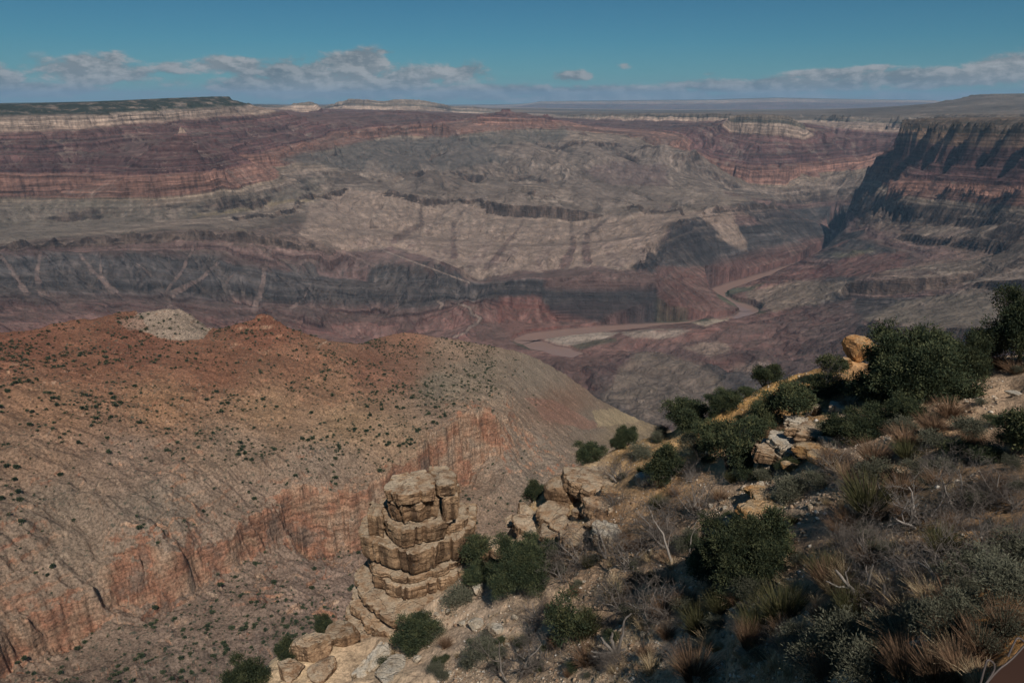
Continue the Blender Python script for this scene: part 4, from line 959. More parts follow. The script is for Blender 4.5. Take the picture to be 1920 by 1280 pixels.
TO = Vector(at(790, 1126, 45.6))
ta_, _ = azel(790, 1126)
tower = empty('rock_tower', TO, -ta_, 'tall stack of tan sandstone slabs standing at the lower edge of the hillside', 'rock tower'); tower.scale = (1.05, 1.05, .97)
def part(name, me, mat, parent, label=None):
    me.materials.clear(); me.materials.append(mat); me.name = name
    o = obj(name, me, parent)
    if label: o['label'] = label
    return o


for ol, z0, z1, sd_, ro, un_, ln_ in [
    ([(-.9, -3.0), (1.2, -2.7), (3.6, -1.2), (5.4, 0), (6.2, 4), (2, 7.5), (-3, 7.5), (-5.2, 4.5), (-5.1, 2.7), (-4.1, .6), (-2.95, -1.0)], -1.0, -.05, 301, .12, .7, .1),
    ([(-1.2, -3.2), (.6, -3.0), (3.0, -1.5), (5.2, 0), (6, 4), (2, 7.5), (-3, 7.5), (-5.5, 4.2), (-5.5, 2.2), (-4.5, .2), (-3.3, -1.5)], -2.4, -1.35, 302, .25, .4, 0),
    ([(-1.9, -3.3), (.5, -3.0), (3.0, -1.5), (5.2, 0), (6, 4), (2, 7.5), (-3, 7.5), (-6.0, 4.0), (-6.1, 1.6), (-5.2, -.5), (-3.9, -2.3)], -5.4, -2.7, 303, .38, .3, .1),
    ([(-2.6, -3.6), (.8, -3.2), (4, -1.5), (6, 4), (2, 7.5), (-3, 7.5), (-6.6, 3.6), (-6.7, 1.0), (-5.2, -2.0)], -9.5, -5.6, 304, .45, .2, .1),
    ([(-1.2, 0), (2.0, .75), (4.8, 1.8), (5.5, 5), (3, 7.5), (-2, 7.5), (-4.2, 5.0), (-3.7, 1.7)], .0, 1.35, 305, .11, .2, .04),
    ([(-.95, .35), (1.9, 1.0), (4.3, 2.6), (5.0, 5), (3, 7.2), (-2, 7.2), (-4.0, 5.0), (-3.6, 1.9)], 1.42, 2.1, 306, .14, .8, 0),
    ([(-.7, .1), (1.3, .75), (1.55, 1.25), (3.1, 1.4), (4.6, 3.4), (4.9, 6), (2.5, 7.2), (-2, 7.2), (-4.5, 5.2), (-4.45, 3.0), (-3.5, 2.1)], 2.2, 4.7, 307, .14, .60, .10),
    ([(-1.35, .35), (2.1, 1.1), (2.6, 3), (3.2, 5), (2, 6.4), (-2, 6.2), (-3.0, 4.5), (-2.5, 2.0)], 4.75, 6.7, 308, .13, .35, .09),
    ([(2.15, 1.9), (4.0, 2.5), (4.4, 4.4), (2.6, 5.2)], 4.6, 5.6, 309, .2, .3, 0),
    ([(-3.8, 2.6), (-2.5, 2.2), (-2.0, 4), (-3.6, 4.6)], 4.8, 7.0, 310, .2, .2, 0),
    ([(-1.1, .75), (1.6, 1.3), (1.9, 3.4), (.4, 4.2), (-1.9, 3.6), (-2.2, 1.8)], 6.75, 8.75, 311, .15, .45, .09),
    ([(1.9, 1.05), (3.1, 1.4), (3.3, 3.0), (2.1, 3.6)], 6.5, 8.9, 312, .18, .2, 0),
    ([(-1.3, .5), (1.4, .8), (1.7, 2.1), (1.0, 3.9), (-1.5, 3.4), (-2.1, 1.7)], 8.8, 10.0, 313, .16, .6, .08),
    ([(1.6, .9), (3.0, 1.15), (3.3, 2.3), (2.6, 3.9), (1.2, 4.0)], 9.0, 10.15, 314, .2, .3, 0)]:
    o = part('rock_slab', slab(ol, z0, z1, sd_, ro, un_, ln_), M_tan, tower); o.rotation_euler = (.012 * math.sin(sd_ * 3.1), .014 * math.sin(sd_ * 1.7), 0)


def boulder_mesh(seed, sub=4, flat=.65, cuts=11, rough=.06):
    rg = np.random.default_rng(seed)
    bm = bmesh.new(); bmesh.ops.create_icosphere(bm, subdivisions=sub, radius=1.0)
    V = np.array([v.co for v in bm.verts]); V /= np.linalg.norm(V, axis=1)[:, None]
    N = rg.normal(size=(cuts, 3)); N /= np.linalg.norm(N, axis=1)[:, None]; N = np.r_[N, [[0, 0, 1], [0, 0, -1]]]
    D = rg.uniform(.52, .95, len(N))
    q = (V @ N.T); rad = np.min(np.where(q > .05, D[None] / np.maximum(q, .05), 9), axis=1); rad = np.minimum(rad, 1.12)
    rad = rad * (1 + rough * n3(V, .5, seed, 5, .65) - .05 * (n3(V * [1, 1, 2.5], .6, seed + 4, 2) > .35)) + .03 * n3(V * [1, 1, 4], .22, seed + 1, 3)
    P = V * rad[:, None] * [1, 1, flat]
    for v, p in zip(bm.verts, P): v.co = p
    me = bpy.data.meshes.new('boulder'); bm.to_mesh(me); bm.free(); return me


BM_ = [boulder_mesh(400 + k, 4 if k < 8 else 3, .55 + .06 * (k % 5), 12 + k % 5, .09 + .03 * (k % 3)) for k in range(10)]
BMAT = {}
def boulder(px, py, wpx, hk, mat, k, label, group=None, rz=None, sink=.25, name='boulder', dy=1.0, tilt=0.0):
    p, r_ = gnd(px, py); s = wpx * mpp(p) / 2
    key = (k, mat.name)
    if key not in BMAT:
        me = BM_[k].copy(); me.materials.append(mat); BMAT[key] = me
    o = obj(name, BMAT[key]); o.location = p + Vector((0, 0, s * hk * (1 - 2 * sink)))
    o.scale = (s, s * dy, s * hk / .62); o.rotation_euler = (tilt, tilt * .6, rz if rz is not None else (px * 7.31 + py * 3.7) % 6.28)
    tag(o, label, 'boulder' if name == 'boulder' else 'rock', group); return o


def ledge_slab(px, py, wpx, hpx, mat, seed, label, deep=.7, rz=0.0, tilt=(0, 0), name='rock_ledge', rough=.2, sink=.35):
    """broken flat bed of rock lying in the slope"""
    p, r_ = gnd(px, py); k = mpp(p); w_ = wpx * k; r2 = np.random.default_rng(seed)
    a = np.sort(r2.uniform(0, 6.283, 11)); q = r2.uniform(.72, 1.05, 11)
    ol = [(w_ / 2 * c_ * math.cos(x), w_ / 2 * deep * c_ * math.sin(x)) for x, c_ in zip(a, q)]
    th = hpx * k
    o = obj(name, slab(ol, -th * sink, th * (1 - sink), seed, rough * min(1, th), .25, 0.0, 150)); o.data.materials.append(mat); o.location = p; o.rotation_euler = (tilt[0], tilt[1], rz - azel(px, py)[0])
    return tag(o, label, 'rock')


rg = np.random.default_rng(7)
# named outcrops
boulder(1612, 672, 66, .95, M_org, 0, 'large orange crag with a pale knobbly top beside the big juniper', rz=.4, sink=.1, name='rock_outcrop')
boulder(1655, 662, 56, .75, M_org, 2, 'pale topped orange rock block half hidden by the big juniper', rz=1.1, sink=.12, name='rock_outcrop')
boulder(1583, 690, 30, .8, M_org, 3, 'small orange knob at the left foot of the orange crag', rz=2.0, sink=.15)
ledge_slab(1105, 912, 132, 34, M_tan, 451, 'broad smooth tan rock shelf at the top of the ledges right of the tower', .9, .2, (.0, .10))
boulder(1072, 935, 98, .52, M_tan, 4, 'rounded rock bulge with dark streaks under the smooth tan shelf', rz=.2, sink=.15, name='rock_ledge', dy=.6)
ledge_slab(1142, 1010, 84, 30, M_gry, 452, 'big pale rounded slab behind the bare tree trunk', .9, .4, (.05, .12))
for i, (a, b, w_, h_, kk, lb) in enumerate([(985, 962, 46, .6, 0, 'pinkish block on top of the stacked ledge left of the bulge'), (968, 982, 44, .6, 1, 'left end block of the stacked ledge, pale top'), (1003, 984, 36, .75, 2, 'angular tan block in the middle of the stacked ledge'),
                                     (1038, 958, 40, .5, 3, 'orange slab tucked under the rounded bulge'), (1052, 982, 48, .45, 5, 'low wide block at the right of the stacked ledge'), (1090, 965, 34, .6, 6, 'square tan block right of the orange slab'),
                                     (1030, 1004, 56, .4, 7, 'long flat bed below the middle of the stacked ledge'), (985, 1008, 44, .4, 4, 'flat bed at the lower left of the stacked ledge'), (1075, 1000, 40, .45, 8, 'lowest right block of the stacked ledge'),
                                     (925, 985, 34, .8, 2, 'upright dark topped block in the gap between tower and ledge'), (920, 1022, 60, .7, 6, 'big overhanging block right of the tower foot'), (905, 1000, 40, .6, 3, 'leaning block touching the right side of the tower'),
                                     (1010, 968, 26, .6, 8, 'small dark spotted block between the pinkish block and the orange slab'), (1112, 985, 30, .6, 9, 'block with a grey stain at the right end of the ledge')]):
    boulder(a, b + h_ * w_ * .25, w_, h_, M_tan, kk, lb, rz=.3 * i, sink=.15, name='ledge_rock')
for i, (a, b, w_, h_, kk, mm, lb) in enumerate([(1450, 862, 84, .42, 6, M_gry, 'grey knobbly block at the lip of the overhang'),
                                         (1525, 855, 70, .4, 2, M_org, 'orange stained block at the right end of the slope ledge'), (1555, 842, 60, .4, 3, M_gry, 'jumbled pale block right of the orange stained block'), (1412, 850, 36, .5, 5, M_gry, 'small pale nose of rock at the left tip of the slope ledge'),
                                         (1403, 872, 18, .7, 7, M_org, 'little orange cobble left of the overhang'), (1408, 895, 30, .8, 8, M_gry, 'whitish upright rock below the orange cobble'), (1418, 930, 44, .6, 0, M_org, 'red brown block beneath the overhang'),
                                         (1530, 778, 22, 1.3, 9, M_gry, 'upright grey green stone with a black shaded side'), 
                                         (1485, 880, 40, .5, 6, M_org, 'yellowish lump under the long grey slab'), (1440, 950, 90, .26, 2, M_org, 'low orange rock rim above the lower gravel bank')]):
    boulder(a, b, w_, h_, mm, kk, lb, rz=.25 * i - .4, sink=.18, name='ledge_rock')
for i, (a, b, w_, h_, kk, mm, lb) in enumerate([(640, 1200, 66, .8, 1, M_tan, 'leaning pale block below the left corner of the tower'), (585, 1225, 70, .6, 2, M_tan, 'weathered block with a dark hole at the bottom edge'), (545, 1262, 60, .5, 3, M_tan, 'outermost tan block at the lower left end of the hillside'),
                                         (610, 1262, 60, .55, 5, M_tan, 'rounded boulder on the bottom edge under the weathered block'), (735, 1262, 70, .35, 7, M_gry, 'short smooth slab beside the long pale slab at the bottom'),
                                         (480, 1285, 46, .6, 6, M_tan, 'half cut off tan rock at the lower left hillside tip'), (865, 1120, 50, .4, 0, M_gry, 'grey lichen covered boulder at the right foot of the tower'), (895, 1108, 34, .5, 8, M_gry, 'bluish grey boulder right of the lichen boulder'),
                                         (930, 1185, 36, .6, 2, M_gry, 'grey striped boulder on the slope below the dark juniper'), (782, 1240, 20, .8, 9, M_gry, 'round whitish stone near the bottom edge'), (895, 1175, 40, .45, 3, M_gry, 'flat grey boulder left of the striped boulder')]):
    boulder(a, b, w_, h_, mm, kk, lb, rz=.35 * i, sink=.2)
ledge_slab(1475, 862, 160, 24, M_tan, 461, 'long grey slab capping the shaded overhang on the slope', .7, .35, (0, .14), rough=.3)
ledge_slab(1500, 842, 140, 22, M_gry, 462, 'second pale bed of the slope ledge above the long grey slab', .8, .3, (.05, .12), rough=.3)
ledge_slab(1535, 820, 130, 20, M_tan, 463, 'upper pale slab of the rock ledge left of the dark bush', .8, .3, (0, .10), rough=.3)
ledge_slab(1440, 878, 60, 20, M_gry, 464, 'grey broken bed at the lip above the black hollow', .8, .5, (.1, .15), rough=.3)
ledge_slab(1592, 772, 92, 16, M_gry, 465, 'pinkish flat slab behind the dark bush', .6, .2, (0, .08)); ledge_slab(1502, 797, 74, 13, M_gry, 466, 'low flat pinkish slab left of the upright grey stone', .7, .2, (0, .1))
ledge_slab(700, 1246, 110, 26, M_gry, 467, 'long smooth pale slab running down below the tower', .5, .7, (0, -.25), rough=.12)
for k, (a, b, w_, h_, mm, lb) in enumerate([(1045, 975, 104, 26, M_tan, 'upper continuous tan bed behind the stacked ledge blocks'), (1005, 1000, 110, 24, M_tan, 'middle tan bed under the pinkish block'), (1080, 1015, 100, 22, M_tan, 'lowest tan bed running right toward the pale rounded slab'),
                                  (1125, 962, 72, 34, M_tan, 'thick broken bed right of the rounded bulge'), (940, 1040, 80, 34, M_tan, 'undercut slab between the tower and the dense juniper'), (1150, 930, 60, 22, M_org, 'orange bed on the slope right of the tan shelf'),
                                  (1560, 868, 110, 18, M_org, 'low orange bed below the jumbled pale block'), (1430, 968, 120, 20, M_org, 'long broken orange ledge above the lower gravel bank'), (1370, 985, 70, 18, M_gry, 'pale ledge end left of the long orange ledge'),
                                  (1210, 905, 60, 16, M_gry, 'small grey ledge on the orange slope by the upright juniper'), (1640, 745, 80, 16, M_org, 'orange bed at the foot of the orange crag'), (1310, 790, 50, 14, M_org, 'short orange ledge on the skyline slope')]):
    ledge_slab(a, b, w_, h_, mm, 480 + k, lb, .75, .3 * k - 1, (.03, .10), rough=.3)
boulder(1765, 690, 20, .8, M_gry, 3, 'pale stone beside the path under the right hand junipers'); boulder(1900, 742, 30, .45, M_gry, 1, 'flat pale stone at the right edge of the path')
boulder(1655, 762, 20, .5, M_gry, 2, 'small pale rock left of the round bush by the path'); boulder(1735, 738, 14, .6, M_gry, 5, 'lone small rock on the path below the big juniper')
boulder(1770, 1238, 26, .6, M_gry, 6, 'pinkish stone among orange litter at lower right'); boulder(1390, 1232, 30, .6, M_tan, 7, 'pale angular rock among grass at the bottom'); boulder(1345, 1218, 28, .6, M_org, 8, 'yellowish rock left of the pale angular rock at the bottom')
boulder(1690, 1165, 24, .6, M_gry, 9, 'weathered stone in the tangle of dead wood')
# stones scattered over the slope
cand = [(rg.uniform(620, 1920), rg.uniform(700, 1270)) for _ in range(900)]
zones = [(1380, 870, 1640, 1010, 60), (780, 1150, 1010, 1270, 34), (1330, 930, 1480, 1000, 26), (1150, 1170, 1440, 1270, 44), (1640, 690, 1915, 850, 26), (1020, 1080, 1220, 1200, 14)]
nst = 0
for (x0, y0, x1, y1, n_) in zones:
    for _ in range(n_):
        a, b = rg.uniform(x0, x1), rg.uniform(y0, y1); p, r_ = gnd(a, b)
        if r_ > 58: continue
        boulder(a, b, rg.uniform(5, 13) * (1 + .6 * (rg.random() < .15)), rg.uniform(.5, .9), (M_gry, M_gry, M_tan)[int(rg.integers(3))], int(rg.integers(10)), 'fist to head sized loose stone lying on the open gravel of the slope', 'loose stones on the slope', name='stone'); nst += 1
# gravel: one sheet of small chips
N_ = int(34000 * min(1, Q * Q))
uu_ = rg.uniform(R(-8), R(38), N_ * 3); rr_ = np.exp(rg.uniform(math.log(7), math.log(58), N_ * 3))
xx = rr_ * np.sin(uu_); yy = rr_ * np.cos(uu_)
dn = fbm(xx / 4.5, yy / 4.5, 3, 501, .6)
kp = np.flatnonzero(dn + rg.uniform(-.35, .35, len(dn)) > .10)[:N_]; xx = xx[kp]; yy = yy[kp]
ai = np.interp(np.arctan2(xx, yy), un, np.arange(len(un))); bi = np.interp(.5 * np.log(xx * xx + yy * yy), vn, np.arange(len(vn))); zz = bil(Zn, ai, bi)
octv = np.array([(1, 0, 0), (0, 1, 0), (-1, 0, 0), (0, -1, 0), (.1, .05, .75), (0, 0, -.6), (.7, .7, .35), (-.7, .65, .3)]); octf = np.array([(0, 6, 4), (6, 1, 4), (1, 7, 4), (7, 2, 4), (2, 3, 4), (3, 0, 4), (6, 0, 5), (1, 6, 5), (7, 1, 5), (2, 7, 5), (3, 2, 5), (0, 3, 5)])
sz = np.exp(rg.normal(-3.1, .5, len(xx))); an = rg.uniform(0, 6.28, len(xx)); ca, sa = np.cos(an) * sz, np.sin(an) * sz
sq = rg.uniform(.6, 1.3, (len(xx), 3))
ov = octv[None] * sq[:, None]
vx = xx[:, None] + ca[:, None] * ov[:, :, 0] - sa[:, None] * ov[:, :, 1]; vy = yy[:, None] + sa[:, None] * ov[:, :, 0] + ca[:, None] * ov[:, :, 1]; vz = zz[:, None] + sz[:, None] * (ov[:, :, 2] + .15)
me = mesh_from('gravel', np.stack([vx, vy, vz], -1).reshape(-1, 3), (octf[None] + 8 * np.arange(len(xx))[:, None, None]).reshape(-1, 3))
m, t, b = new_mat('gravel', .9, .08)
t.put(b.inputs['Base Color'], t.ramp(t.attr('v'), [(0, (.22, .14, .09)), (.45, (.38, .27, .18)), (.8, (.50, .41, .31)), (1, (.60, .54, .46))]))
me.materials.append(m); add_attr(me, 'v', np.repeat(rg.random(len(xx)), 8))
tag(obj('gravel', me), kind='stuff')

# ------------------------------------------------------------------ plants
def tubes(paths, sides=5):
    """paths: list of (points (n,3), radii (n)) -> verts, faces"""
    V = []; F_ = []; base = 0
    ang = np.linspace(0, 2 * np.pi, sides, endpoint=False); cs = np.c_[np.cos(ang), np.sin(ang)]
    for pts, rad in paths:
        pts = np.asarray(pts, float); n = len(pts); d = np.gradient(pts, axis=0); d /= np.linalg.norm(d, axis=1)[:, None] + 1e-9
        a = np.cross(d, [.31, .17, .93]); bad = np.linalg.norm(a, axis=1) < .1; a[bad] = np.cross(d[bad], [1, 0, 0]); a /= np.linalg.norm(a, axis=1)[:, None]; b = np.cross(d, a)
        ring = pts[:, None] + np.asarray(rad)[:, None, None] * (cs[None, :, 0:1] * a[:, None] + cs[None, :, 1:2] * b[:, None])
        V.append(ring.reshape(-1, 3))
        i = np.arange(n - 1)[:, None] * sides; k = np.arange(sides)[None]; k2 = (k + 1) % sides
        F_.append(base + np.stack([i + k, i + k2, i + sides + k2, i + sides + k], -1).reshape(-1, 4)); base += n * sides
    return np.concatenate(V), np.concatenate(F_)


def branch(rg, p, d, length, r0, depth, paths, spread=.7, gnarl=.35, up=.05, kids=(2, 4), shrink=.62, tip=.25, nseg=6):
    pts = [np.array(p, float)]; d = np.array(d, float); d /= np.linalg.norm(d)
    rad = [r0]
    for k in range(nseg):
        d = d + rg.normal(0, gnarl / math.sqrt(nseg), 3) + [0, 0, up]; d /= np.linalg.norm(d)
        pts.append(pts[-1] + d * length / nseg); rad.append(r0 * (1 - (1 - tip) * (k + 1) / nseg))
    paths.append((pts, rad)); ends = [(pts[-1], d)]
    if depth > 0:
        for _ in range(int(rg.integers(kids[0], kids[1] + 1))):
            q = int(rg.integers(2, nseg + 1)); v = rg.normal(0, 1, 3); v -= v.dot(d) * d; v /= np.linalg.norm(v) + 1e-9
            ends += branch(rg, pts[q], d * (1 - spread * .5) + v * spread + [0, 0, up], length * shrink * rg.uniform(.7, 1.2), max(rad[q] * .62, .002), depth - 1, paths, spread, gnarl, up, kids, shrink, tip, max(3, nseg - 1))
    return ends


def leaf_cards(rg, C, size, out, jit=.5, aspect=.45, n=None):
    """small leaf faces at points C, roughly facing away from 'out' directions"""
    n = len(C); d = out + rg.normal(0, jit, (n, 3)); d /= np.linalg.norm(d, axis=1)[:, None] + 1e-9
    a = np.cross(d, rg.normal(0, 1, (n, 3))); a /= np.linalg.norm(a, axis=1)[:, None] + 1e-9
    s = size * rg.uniform(.6, 1.4, (n, 1)); u = d * s; v = a * s * aspect
    V = np.stack([C - v * .5, C + u * .5 - v, C + u * 1.1, C + u * .4 + v], 1)
    return V.reshape(-1, 3), np.arange(n * 4).reshape(n, 4)


def crown_points(rg, lobes, nclump, per, cr, shell=.55):
    pts = []; outs = []; val = []
    w_ = np.array([l[3] * l[4] * l[5] for l in lobes]) ** .66; w_ /= w_.sum()
    for l, ww in zip(lobes, w_):
        for _ in range(max(1, int(nclump * ww))):
            d = rg.normal(0, 1, 3); d /= np.linalg.norm(d)
            if d[2] < -.5: d[2] *= -.5
            f = rg.uniform(shell, 1.0) * rg.uniform(.82, 1.28); c = np.array(l[:3]) + d * np.array(l[3:6]) * f
            k = int(per * rg.uniform(.6, 1.4)); q = rg.normal(0, cr, (k, 3)) * [1, 1, .75]
            pts.append(c + q); o_ = q / cr * .6 + d * .8 + [0, 0, .35]; outs.append(o_ / (np.linalg.norm(o_, axis=1)[:, None] + 1e-9)); val.append(np.full(k, rg.uniform(0, 1)))
    return np.concatenate(pts), np.concatenate(outs), np.concatenate(val)


def leaf_mat(name, stops, rough=.75, tr=.0):
    m, t, b = new_mat(name, rough, .12)
    oi = t.new('ShaderNodeObjectInfo').outputs['Random']
    c = t.ramp(t.attr('v'), stops)
    t.put(b.inputs['Base Color'], t.mix(1.0, c, t.ramp(oi, [(0, .8), (1, 1.2)]), 'MULTIPLY')); return m


M_jun = leaf_mat('juniper_green', [(0, (.022, .032, .018)), (.5, (.036, .048, .026)), (1, (.085, .090, .042))])
M_pin = leaf_mat('pinyon_green', [(0, (.026, .036, .020)), (.5, (.045, .058, .030)), (1, (.115, .112, .050))])
M_sage = leaf_mat('sage_green', [(0, (.050, .052, .036)), (.5, (.088, .088, .060)), (1, (.135, .13, .09))])
M_dead = leaf_mat('grey_twigs', [(0, (.060, .048, .040)), (.5, (.125, .103, .088)), (1, (.25, .215, .185))], .85)
M_drift = leaf_mat('bleached_wood', [(0, (.085, .07, .06)), (.5, (.165, .142, .122)), (1, (.29, .255, .225))], .85)
M_brush = leaf_mat('brown_brush', [(0, (.085, .050, .032)), (.5, (.16, .095, .058)), (1, (.26, .165, .10))], .85)
M_olive = leaf_mat('olive_brush', [(0, (.035, .038, .016)), (.5, (.07, .068, .030)), (1, (.12, .105, .05))], .85)
M_straw = leaf_mat('dry_grass', [(0, (.22, .145, .08)), (.5, (.40, .29, .165)), (1, (.55, .44, .29))], .85)
M_bark = leaf_mat('juniper_bark', [(0, (.06, .045, .035)), (1, (.17, .14, .115))], .9)


def finish(name, V, F_, mat, v):
    me = mesh_from(name, V, F_, mat); add_attr(me, 'v', v); return me


def make_tree(seed, lobes, nclump, per, cr, leaf, mat, limbs=7, trunk_r=.07, h=.55):
    """unit-height tree: trunk with limbs, crown of leaf clumps"""
    rg = np.random.default_rng(seed); paths = []
    for k in range(3 if seed % 2 else 2):
        branch(rg, (rg.normal(0, .02), rg.normal(0, .02), -.08), (rg.normal(0, .35), rg.normal(0, .35), 1), h * rg.uniform(.7, 1.1), trunk_r * rg.uniform(.6, 1), 2, paths, .75, .5, .04, (2, limbs // 2), .7)
    V, F_ = tubes(paths, 6); tm = finish('trunk', V, F_, M_bark, np.repeat(rg.random(len(V) // 6), 6))
    lobes = list(lobes)
    for k in range(9):
        a = rg.uniform(0, 6.28); q = rg.uniform(.8, 1.15); l0 = lobes[0]; e = rg.uniform(.10, .20)
        lobes.append((l0[0] + l0[3] * q * math.cos(a), l0[1] + l0[4] * q * math.sin(a), max(.12, l0[2] + l0[5] * rg.uniform(-.7, 1.0)), e * 1.2, e * 1.2, e))
    C, O, v = crown_points(rg, lobes, nclump, per, cr)
    V, F_ = leaf_cards(rg, C, leaf * 1.25, O, .45, .20); v = np.clip(v + rg.normal(0, .18, len(v)), 0, 1)
    return tm, finish('crown', V, F_, mat, np.repeat(v, 4))


LB = {'round': [(0, 0, .52, .46, .46, .42), (.22, .1, .62, .26, .26, .26), (-.24, -.05, .46, .28, .28, .26), (0, -.2, .34, .34, .30, .22)],
      'wide': [(0, 0, .48, .62, .55, .36), (.38, .05, .42, .36, .34, .28), (-.42, 0, .38, .36, .34, .28), (.08, 0, .72, .34, .32, .24), (-.15, -.25, .3, .40, .30, .22)],
      'tall': [(0, 0, .30, .34, .34, .24), (.06, 0, .52, .32, .32, .26), (-.05, .03, .74, .24, .24, .22), (.02, 0, .90, .13, .13, .12), (-.2, -.1, .36, .2, .2, .18), (.22, .05, .42, .18, .2, .18)],
      'loose': [(.1, 0, .66, .34, .34, .22), (-.22, .1, .50, .26, .26, .18), (.30, -.1, .42, .24, .24, .16), (0, -.18, .34, .3, .25, .15), (-.05, .05, .86, .18, .18, .12)]}
TREE = {}
for nm, key, mat_, nc, per, cr, lf, sd_ in [('ja', 'round', M_jun, 270, 66, .066, .044, 601), ('jb', 'wide', M_jun, 310, 70, .066, .042, 602), ('jc', 'tall', M_jun, 290, 66, .056, .038, 603), ('pa', 'loose', M_pin, 150, 48, .068, .046, 604), ('pb', 'round', M_pin, 190, 46, .066, .044, 605), ('big', 'wide', M_jun, 820, 90, .045, .024, 606)]:
    TREE[nm] = make_tree(sd_, LB[key], nc, per, cr, lf, mat_)


def put_tree(kind, px, py, hpx, label, name='juniper_tree', wk=1.0, rz=None, group=None, up=0.0, cat='tree'):
    p, r_ = gnd(px, py); s = hpx * mpp(p) / .93
    o = empty(name, p + Vector((0, 0, up)), rz if rz is not None else (px * 1.7 + py) % 6.28, label, cat, group); o.scale = (s * wk, s * wk, s)
    obj('trunk', TREE[kind][0], o); obj('crown', TREE[kind][1], o); return o


T_ = put_tree
T_('big', 1712, 752, 136, 'largest dark juniper, wide and dense, beside the orange crag', wk=.88, rz=.5)
T_('big', 1768, 722, 92, 'dark juniper joined to the right side of the largest juniper', wk=.85, rz=2.4)
T_('jb', 1648, 765, 70, 'low dark juniper at the left foot of the largest juniper', wk=1.0)
T_('big', 1912, 690, 138, 'tall dark juniper cut off by the right edge above the path', wk=.75, rz=4.0)
T_('ja', 1845, 672, 38, 'small juniper left of the tall one by the path', wk=1.1)
T_('ja', 1432, 722, 38, 'small round juniper alone on the skyline of the slope'); T_('jb', 1400, 730, 16, 'tiny dark juniper just left of the round skyline juniper', wk=1.2)
T_('jb', 1358, 772, 40, 'bushy juniper on the skyline below the round one'); T_('jb', 1285, 806, 54, 'spreading juniper on the skyline farthest down the orange slope')
T_('jc', 1246, 898, 64, 'dark upright juniper with deep shade on the orange slope', wk=1.0)
T_('big', 1392, 1096, 132, 'big dark green juniper in the middle of the slope', wk=.80, rz=1.0); T_('jc', 1440, 1060, 112, 'upright juniper growing at the right of the big mid slope juniper', wk=.75)
T_('jb', 1335, 1092, 60, 'low juniper skirt at the left of the big mid slope juniper', wk=1.1)
T_('big', 982, 1108, 104, 'dense juniper on the slope right of the rock tower', wk=.72, rz=5.0); T_('ja', 940, 1108, 48, 'small juniper tucked left under the dense one by the tower')
T_('ja', 890, 1098, 38, 'small dark juniper at the right foot of the tower'); T_('jb', 782, 1212, 62, 'juniper at the front foot of the tower beside the long pale slab', wk=.85)
T_('pa', 886, 1000, 62, 'thin open tree behind the right shoulder of the tower', wk=.8, name='pinyon_tree'); T_('jc', 1000, 938, 40, 'small upright juniper at the upper left of the rounded rock bulge', wk=.9)
T_('jb', 1104, 862, 36, 'juniper on top of the smooth tan shelf'); T_('jc', 1158, 832, 26, 'left one of two little junipers above the tan shelf', wk=1.1); T_('ja', 1178, 830, 30, 'right one of two little junipers above the tan shelf')
T_('jc', 540, 1236, 46, 'dark juniper behind the outermost tan blocks at lower left', wk=.9); T_('ja', 606, 1186, 28, 'small juniper above the weathered block left of the tower'); T_('jb', 462, 1300, 66, 'juniper at the bottom edge left of the outermost blocks', wk=.75)
T_('pb', 1060, 1215, 92, 'mid green bushy pinyon low on the slope', wk=.75, name='pinyon_tree'); T_('pa', 1492, 790, 66, 'open pinyon in front of the orange bank', wk=.9, name='pinyon_tree'); T_('pb', 1442, 795, 58, 'dense pinyon left of the open one on the orange bank', wk=.85, name='pinyon_tree')
T_('pb', 1530, 748, 40, 'small pinyon below the orange crag', name='pinyon_tree'); T_('pb', 1368, 885, 90, 'dark pinyon left of the shaded overhang', wk=.8, name='pinyon_tree'); T_('pb', 1330, 842, 54, 'pinyon on the orange slope above the dark one', wk=.9, name='pinyon_tree')
T_('pa', 1415, 830, 50, 'thin pinyon above the long grey slab', name='pinyon_tree'); T_('jb', 1590, 832, 54, 'low spreading dark juniper right of the rock ledge', wk=1.1); T_('jb', 1690, 788, 44, 'round bush like juniper beside the path', wk=.85)
T_('pa', 1908, 862, 96, 'ragged pinyon at the right edge below the path', wk=.8, name='pinyon_tree'); T_('pb', 1770, 708, 50, 'yellowish pinyon behind the largest juniper', name='pinyon_tree'); T_('pa', 1555, 715, 50, 'thin dark pinyon left of the orange crag', wk=.9, name='pinyon_tree')


# bare shrubs and dead trees
def make_dead(seed, stems, length, r0, depth, spread, gnarl, up, kids, side=4, shrink=.66, rad=.06):
    rg = np.random.default_rng(seed); paths = []
    for k in range(stems):
        a = 6.283 * (k + rg.random()) / stems
        branch(rg, (rad * math.cos(a), rad * math.sin(a), -.05), (math.cos(a) * rg.uniform(.3, 1.1), math.sin(a) * rg.uniform(.3, 1.1), rg.uniform(.5, 1.1)), length * rg.uniform(.7, 1.1), r0 * rg.uniform(.6, 1), depth, paths, spread, gnarl, up, kids, shrink)
    V, F_ = tubes(paths, side); v = np.concatenate([np.full(len(p[0]) * side, np.clip(.25 + 6 * p[1][0] / r0 * .08 + rg.uniform(0, .5), 0, 1)) for p in paths])
    return V, F_, v


DEAD = {}
for nm, args in {'bush': (701, 12, .50, .022, 3, .75, .45, .02, (3, 5), 3), 'bush2': (702, 15, .42, .019, 3, .8, .5, .0, (3, 5), 3), 'tree': (703, 3, .62, .034, 4, .70, .42, .05, (2, 4), 4), 'tree2': (704, 2, .75, .030, 4, .75, .5, .05, (2, 4), 4)}.items():
    V, F_, v = make_dead(*args); hh = np.percentile(V[:, 2], 99.5); DEAD[nm] = finish('branches', V / hh, F_, M_dead, v)
DEAD['pale'] = DEAD['tree'].copy(); DEAD['pale'].materials.clear(); DEAD['pale'].materials.append(M_drift)


